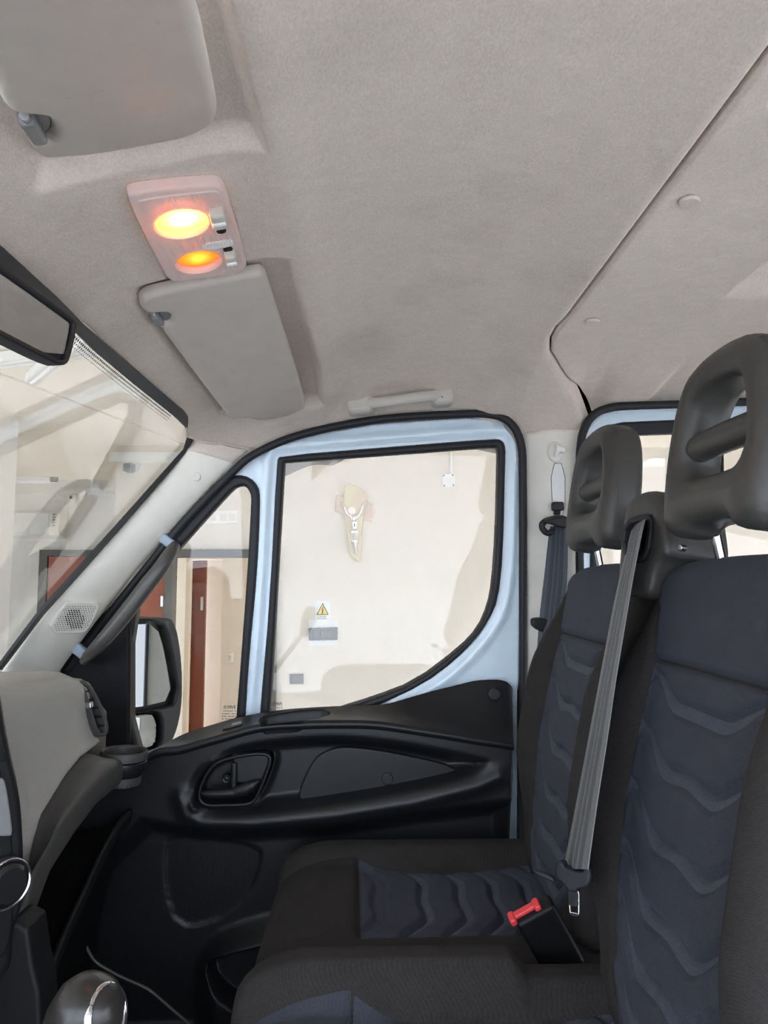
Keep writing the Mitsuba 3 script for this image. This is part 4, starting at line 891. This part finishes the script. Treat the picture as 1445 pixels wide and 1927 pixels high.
# ------------------------------------------------------------------ gear lever
t = thing('gear_lever', 'dark gear knob with a chrome edged cap at the lower left corner of the photo', 'gear lever')
gc = P(152, 1936, y=.60); ga = np.array([.34, -.10, .93]); ga /= np.linalg.norm(ga)
add('knob', lathe([(0, .040), (.010, .039), (.019, .035), (.026, .026), (.0295, .010), (.0290, -.012), (.025, -.035), (.020, -.055), (.017, -.07)], gc, ga, 40), 'm_knob', t, smooth=True)
gb_ = gc + np.array([.0165, -.006, .012]); gn = np.array([.90, -.30, .30]); gn /= np.linalg.norm(gn)
add('cap_ring', lathe([(.0175, .0085), (.0200, .0105), (.0225, .0085), (.0235, .003), (.023, -.002)], gb_, gn, 40), 'm_chrome', t, smooth=True, label='chrome cap ring')
add('cap', lathe([(0, .0105), (.010, .0100), (.0178, .0085)], gb_, gn, 32), 'm_gloss_black', t, smooth=True)
gfr = Fr(gb_ + gn * .0108, gn, (0, 1, 0))
for a_ in (-.008, 0, .008): add('shift_mark', relief(shapely.box(a_ - .0006, -.008, a_ + .0006, .008), gfr, .0002, .0006, res=.01), 'm_white_plastic', t, smooth=30)
add('shift_mark', relief(shapely.box(-.008, -.0006, .008, .0006), gfr, .0002, .0006, res=.01), 'm_white_plastic', t, smooth=30)
add('shaft', tube([gc - ga * .06, gc - ga * .22 + np.array([-.06, 0, 0])], .010), 'm_black', t)

# ------------------------------------------------------------------ seats
TAN = .2
def seat(name, yc, label, near):
    t = thing(name, label, 'seat')
    # cushion: a = x, b = y
    cf_ = Fr((0, yc, -.553), (0, 0, 1), (1, 0, 0))
    hw = .229
    cp = shapely.box(-.178, -hw, .385, hw).buffer(-.05).buffer(.05, 16)
    ins = Polygon(chaikin([(-.012, -.14), (.36, -.13), (.36, .125), (.30, .13), (.12, .105), (.02, .128), (-.02, .14)], 0)).buffer(-.004).buffer(.004)
    frontp = Polygon([(-.20, -.13), (-.016, -.14), (-.022, .14), (-.20, .12)])
    def bat(s): return sst(1.0, .45, np.abs(s)) * .042 - .006 * np.exp(-(s / .25) ** 2)
    rows_c = (-.030, .052, .118, .180, .238, .292)
    def hc(p, d):
        x, b = p[:, 0], p[:, 1]
        if near: amp = np.where(b > 0, .030 + .026 * sst(.215, .185, x), .030)
        else: amp = np.where(b > 0, .030, .002)
        B = sst(.115, .165, np.abs(b)) * np.where(b > 0, 1, sst(.30, .20, x)) * sst(.37, .33, x)
        h = amp * B + .010 * sst(.0, -.04, x) * (1 - B) - .012 * sst(-.05, -.165, x) ** 2 * 1.5
        di = np.abs(sd(ins, p)); h -= .0055 * np.exp(-(di / .004) ** 2)
        inside = sst(-.001, .006, sd(ins, p))
        for x0 in rows_c:
            e = x - (x0 + bat(b / .14)); h += inside * (-.0085 * np.exp(-(e / .0050) ** 2) - .0055 * sst(-.002, .004, e) * sst(.030, .018, e))
        fp = sd(frontp, p); h -= .003 * np.exp(-(fp / .004) ** 2)
        return h
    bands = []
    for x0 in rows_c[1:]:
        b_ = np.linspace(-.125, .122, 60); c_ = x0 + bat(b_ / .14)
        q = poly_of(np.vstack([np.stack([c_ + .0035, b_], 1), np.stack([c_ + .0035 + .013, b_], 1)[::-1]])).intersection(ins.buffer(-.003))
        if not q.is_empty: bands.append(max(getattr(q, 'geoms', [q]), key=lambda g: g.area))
    m = relief(cp, cf_, .046, .17, hc, res=.0042, split=[*bands, ins, frontp], extra=np.vstack([ringpts(q.buffer(e), .004) for q in (ins, frontp) for e in (-.003, 0, .003)] + [ringpts(q, .0035) for q in bands]))
    mb = m[1:1 + len(bands)]; m = [m[0], *m[1 + len(bands):]]
    k = add('cushion', m[0], 'm_bolster', t, smooth=True)
    add('cushion_insert', m[1], 'm_navy', k, smooth=True, label='quilted navy cushion insert')
    for q in mb: add('quilting_highlight_band', q, 'm_band_highlight', k, smooth=True)  # groove bands with their highlight painted in as lighter cloth
    add('cushion_front', m[2], 'm_navy' if near else 'm_bolster', k, smooth=True)
    # back: a = y, b up the back, n forward
    tz = np.array([TAN, 0, 1]) / math.hypot(1, TAN)
    bf_ = Fr((.303, yc, -.553), np.array([-1, 0, TAN]), (0, -1, 0))          # a = -y
    W_ = lambda s: s
    outl = [(-.190, -.03), (-.215, .08), (-.236, .25), (-.226, .40), (-.212, .50), (-.204, .565), (-.185, .598), (0, .603), (.185, .598), (.204, .565), (.212, .50), (.226, .40), (.236, .25), (.215, .08), (.190, -.03)]
    bp = poly_of(chaikin(outl, 2))
    insb = Polygon([(-.105, .0), (-.130, .06), (-.142, .14), (-.146, .25), (-.142, .452), (.142, .452), (.146, .25), (.142, .14), (.130, .06), (.105, .0)])
    cap_p = Polygon([(-.143, .456), (-.160, .52), (-.20, .57), (-.20, .62), (.20, .62), (.20, .57), (.160, .52), (.143, .456)])
    rows_b = (.442, .368, .290, .215, .152, .098, .052)
    def hb(p, d):
        a_, tt = p[:, 0], p[:, 1]
        B = sst(.125, .19, np.abs(a_)) * sst(.55, .36, tt)
        h = .036 * B * sst(.03, .24, tt) + .010 * np.sin(np.clip(tt, 0, .6) / .6 * np.pi)
        for q in (insb, cap_p):
            h -= .006 * np.exp(-(sd(q, p) / .0042) ** 2)
        inside = sst(-.001, .006, sd(insb, p))
        for i, t0 in enumerate(rows_b):
            s = a_ / .142; dp = .030 + .006 * i
            c_ = t0 - dp * sst(.98, .38, np.abs(s)) + .006 * np.exp(-(s / .22) ** 2) * (i > 0)
            e = c_ - tt
            h += inside * (-.0085 * np.exp(-(e / .0050) ** 2) * (.55 if i == 0 else 1) - .0055 * sst(-.002, .004, e) * sst(.024, .015, e))
        return h
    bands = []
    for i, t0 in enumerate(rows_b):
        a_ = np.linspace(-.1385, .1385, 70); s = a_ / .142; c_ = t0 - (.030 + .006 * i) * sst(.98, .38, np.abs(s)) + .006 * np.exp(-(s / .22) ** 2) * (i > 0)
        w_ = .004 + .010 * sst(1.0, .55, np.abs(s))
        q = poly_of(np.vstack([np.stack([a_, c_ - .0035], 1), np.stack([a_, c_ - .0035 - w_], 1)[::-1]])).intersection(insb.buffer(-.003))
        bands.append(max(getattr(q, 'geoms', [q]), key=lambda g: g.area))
    m = relief(bp, bf_, .045, .12, hb, res=.0042, split=[*bands, insb, cap_p], extra=np.vstack([ringpts(q.buffer(e), .004) for q in (insb, cap_p) for e in (-.003, 0, .003)] + [ringpts(q, .0035) for q in bands]))
    mb = m[1:1 + len(bands)]; m = [m[0], *m[1 + len(bands):]]
    k = add('backrest', m[0], 'm_bolster', t, smooth=True)
    add('backrest_insert', m[1], 'm_navy', k, smooth=True, label='quilted navy backrest insert')
    for q in mb: add('quilting_highlight_band', q, 'm_band_highlight', k, smooth=True)
    add('upper_panel', m[2], 'm_navy', k, smooth=True, label='plain navy panel at the top of the backrest')
    # headrest
    hf_ = Fr(bf_.glob(np.array([[0, .640]]), .012)[0] + np.array([-.028, 0, -.02]), np.array([-1, 0, .13]), (0, -1, 0))
    ho = [(-.118, .0), (-.126, .06), (-.124, .12), (-.108, .185), (-.075, .222), (0, .232), (.075, .222), (.108, .185), (.124, .12), (.126, .06), (.118, .0), (.060, -.002), (.050, .014), (-.050, .014), (-.060, -.002)]
    hp_ = poly_of(chaikin(ho, 2)); hh = poly_of(chaikin([(-.078, .074), (-.074, .13), (-.052, .178), (0, .186), (.052, .178), (.074, .13), (.078, .074), (0, .070)], 2))
    ring_ = hp_.difference(hh)
    H = add('headrest', relief(ring_, hf_, .020, .062, lambda p, d: .010 * sst(0, .05, d), res=.009, sym=True), 'm_headrest', t, smooth=True, label='dark grey open headrest')
    bar_ = hf_.glob(np.array([[-.085, .116], [0, .118], [.085, .116]]), -.026)
    add('crossbar', tube(spline(bar_, 14), .0185, 16), 'm_headrest', H, smooth=True)
    for a_ in (-.068, .084):
        q = hf_.glob(np.array([[a_, .03], [a_ * .98, -.07]]), np.array([-.044, -.075])); add('post', tube(q, .0065, 14), 'm_chrome', H, smooth=40, label='chrome headrest post')
        add('post_guide', rbox(hf_.glob(np.array([[a_ * .98, -.030]]), -.066)[0], (.03, .03, .010), .004), 'm_black', t)
    add('back_shell', relief(bp.buffer(-.012), Fr(bf_.glob(np.array([[0, 0]]), -.115)[0], bf_.n, bf_.a), .01, .03, res=.05), 'm_trim_dark', t, smooth=True)
    add('base', rbox((.10, yc, -.845), (.44, .42, .25), .02), 'm_black', t)
    return t, bf_, cf_
S1 = seat('passenger_seat', 1.302, 'dark navy quilted front seat next to the passenger door', False)
S2 = seat('passenger_seat', .828, 'dark navy quilted middle front seat nearest the camera', True)
labels[S1[0]]['group'] = labels[S2[0]]['group'] = 'front passenger seats'

# shoulder belt housing on the middle seat
t = thing('belt_housing', 'black plastic belt outlet housing between the two headrests', 'belt housing')
hfm = Fr(P(1212, 1015, x=.405), (-1, -.22, .12), (0, -1, 0))
V = []
ho = [(-.048, -.075), (-.050, .0), (-.046, .045), (-.030, .066), (.0, .072), (.030, .070), (.048, .055), (.062, .02), (.074, -.025), (.055, -.03), (.042, -.05), (.038, -.080), (.02, -.088), (-.03, -.085)]
hpoly = poly_of(chaikin(ho, 2)); slot = poly_of(chaikin([(-.030, -.012), (-.030, .022), (.024, .028), (.030, .020), (.026, -.024), (.0, -.030)], 1))
add('shell', relief(hpoly.difference(slot), hfm.moved(.012), .014, .10, res=.006), 'm_headrest', t, smooth=True)
add('slot_liner', relief(slot.buffer(.004), hfm.moved(-.014), .001, .01, res=.03), 'm_black', t, smooth=False)
add('slot_frame', relief(slot.buffer(.008).difference(slot.buffer(-.002)), hfm.moved(.016), .003, .02, res=.01), 'm_rubber', t, smooth=True)
add('screw', disc(P(1283, 1031, x=.41), (-1, -.3, .1), .0045, .004), 'm_steel', t)

# ------------------------------------------------------------------ belts
def ribbon(Lp, Rp, th, mats, name, parent, stripes):
    """webbing between two edge lines: body and raised stripes"""
    n = len(Lp); nn = []
    for i in range(n):
        tv = Lp[min(i + 1, n - 1)] - Lp[max(i - 1, 0)]; q = np.cross(tv, Rp[i] - Lp[i]); q /= np.linalg.norm(q); nn.append(q if q @ -Lp[i] > 0 else -q)
    nn = np.array(nn)
    def strip(s0, s1, h0, h1):
        cs = [Lp * (1 - s) + Rp * s + nn * h for s, h in ((s0, h0), (s0, h1), (s1, h1), (s1, h0), (s0, h0))]
        return grid(np.stack(cs, 1))
    k = add(name, strip(0, 1, -th, 0), mats[0], parent, smooth=30)
    for s0, s1 in stripes: add('stripe', strip(s0, s1, -.0002, .0007), mats[1], k, smooth=30)
    return k
t = thing('seat_belt', 'grey striped seat belt hanging with its buckle tongue in front of the middle seat', 'seat belt')
lft = [(1196, 984, .415, None), (1184, 1012, .392, None), (1152, 1150, .365, None), (1118, 1330, .332, None), (1086, 1500, .300, None), (1060, 1634, .272, None)]
rgt = [(1216, 984, .415, None), (1205, 1010, .366, None), (1179, 1150, .336, None), (1150, 1330, .306, None), (1124, 1500, .276, None), (1105, 1636, .254, None)]
Lb = spline([P(u, v, x=x) for u, v, x, _ in lft], 50); Rb = spline([P(u, v, x=x) for u, v, x, _ in rgt], 50)
ribbon(Lb, Rb, .0014, ('m_belt', 'm_belt_stripe'), 'webbing', t, [(.20, .36), (.44, .56), (.64, .80)])
tgf = Fr(P(1080, 1650, x=.264), np.array([-.60, -.75, .12]), (1, 0, 0)); 
tg = poly_of(chaikin(tgf.px([(1050, 1620), (1062, 1619), (1066, 1632), (1098, 1640), (1102, 1628), (1112, 1630), (1116, 1645), (1113, 1664), (1100, 1672), (1090, 1672), (1086, 1680), (1070, 1676), (1064, 1664), (1048, 1652), (1045, 1635)]), 1))
add('tongue_grip', relief(tg, tgf.moved(.006), .004, .012, res=.006), 'm_rubber', t, smooth=True, label='black plastic tongue grip')
bl = poly_of(chaikin(tgf.px([(1068, 1668), (1090, 1671), (1091, 1712), (1089, 1726), (1074, 1724), (1070, 1712)]), 1)); bh = poly_of(tgf.px([(1073, 1704), (1087, 1706), (1086, 1718), (1074, 1716)]))
add('tongue_blade', relief(bl.difference(bh), tgf.moved(.001), .0008, .003, res=.006), 'm_chrome', t, smooth=30, label='metal blade with a square hole')
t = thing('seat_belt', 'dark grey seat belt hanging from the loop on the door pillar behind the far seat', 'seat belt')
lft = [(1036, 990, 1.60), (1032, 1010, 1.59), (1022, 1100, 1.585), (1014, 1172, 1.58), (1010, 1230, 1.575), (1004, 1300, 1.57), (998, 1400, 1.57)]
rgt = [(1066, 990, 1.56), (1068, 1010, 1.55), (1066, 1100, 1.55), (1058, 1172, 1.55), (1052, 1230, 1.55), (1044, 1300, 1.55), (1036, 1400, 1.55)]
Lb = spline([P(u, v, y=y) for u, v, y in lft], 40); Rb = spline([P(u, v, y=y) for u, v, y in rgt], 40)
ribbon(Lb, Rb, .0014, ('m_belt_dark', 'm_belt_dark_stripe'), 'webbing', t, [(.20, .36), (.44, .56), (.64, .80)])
lo = [P(u, v, y=1.585) for u, v in ((1066, 1000), (1044, 1000), (1030, 1003), (1021, 995), (1022, 984), (1034, 978), (1052, 975), (1068, 980))]
add('guide_loop', tube(spline(lo, 40), .007, 10), 'm_rubber', t, smooth=True, label='black guide loop')
add('loop_cover', relief(chaikin(Fr((0, 1.57, 0), (0, -1, -.2)).px([(1026, 984), (1040, 974), (1062, 971), (1075, 976), (1075, 994), (1056, 993), (1040, 987)]), 2), Fr((0, 1.578, 0), (0, -1, -.2)), .005, .03, res=.01), 'm_rubber', t, smooth=True)
add('belt_stop', relief(chaikin(Fr((0, 1.555, 0), (0, -1, -.1)).px([(1002, 1170), (1006, 1165), (1030, 1164), (1060, 1178), (1060, 1196), (1024, 1192), (1004, 1182)]), 1), Fr((0, 1.560, 0), (0, -1, -.1)), .004, .02, res=.01), 'm_rubber', t, smooth=True, label='black belt stop')
t = thing('belt_buckle', 'black seat belt buckle with a red release button between the two cushions', 'buckle')
bb = P(1010, 1738, y=1.075); e1 = np.array([.88, -.05, .48]); e1 /= np.linalg.norm(e1); bu = np.array([-.42, -.25, .87]); bu -= e1 * (bu @ e1); bu /= np.linalg.norm(bu); e2 = np.cross(bu, e1)
top = P(987, 1716, y=1.065)
add('body', rbox(top - bu * .056 + e1 * .012, (.060, .030, .11), .006, (e1, e2, bu)), 'm_black', t)
add('release_button', cat(rbox(top - bu * .001 + e2 * .002, (.044, .012, .010), .003, (e1, e2, bu)), rbox(top + e1 * .020, (.010, .020, .011), .003, (e1, e2, bu)), rbox(top - e1 * .020, (.010, .020, .011), .003, (e1, e2, bu))), 'm_red', t, label='red release button')
t = thing('recline_lever', 'small dark lever end poking out between cushion and backrest of the far seat', 'lever')
add('lever', relief(chaikin(Fr((0, 1.20, 0), (-.5, -.8, .3)).px([(995, 1630), (1012, 1633), (1035, 1642), (1040, 1655), (1026, 1650), (1004, 1640)]), 1), Fr((0, 1.19, 0), (-.5, -.8, .3)), .003, .012, res=.01), 'm_rubber', t, smooth=True)
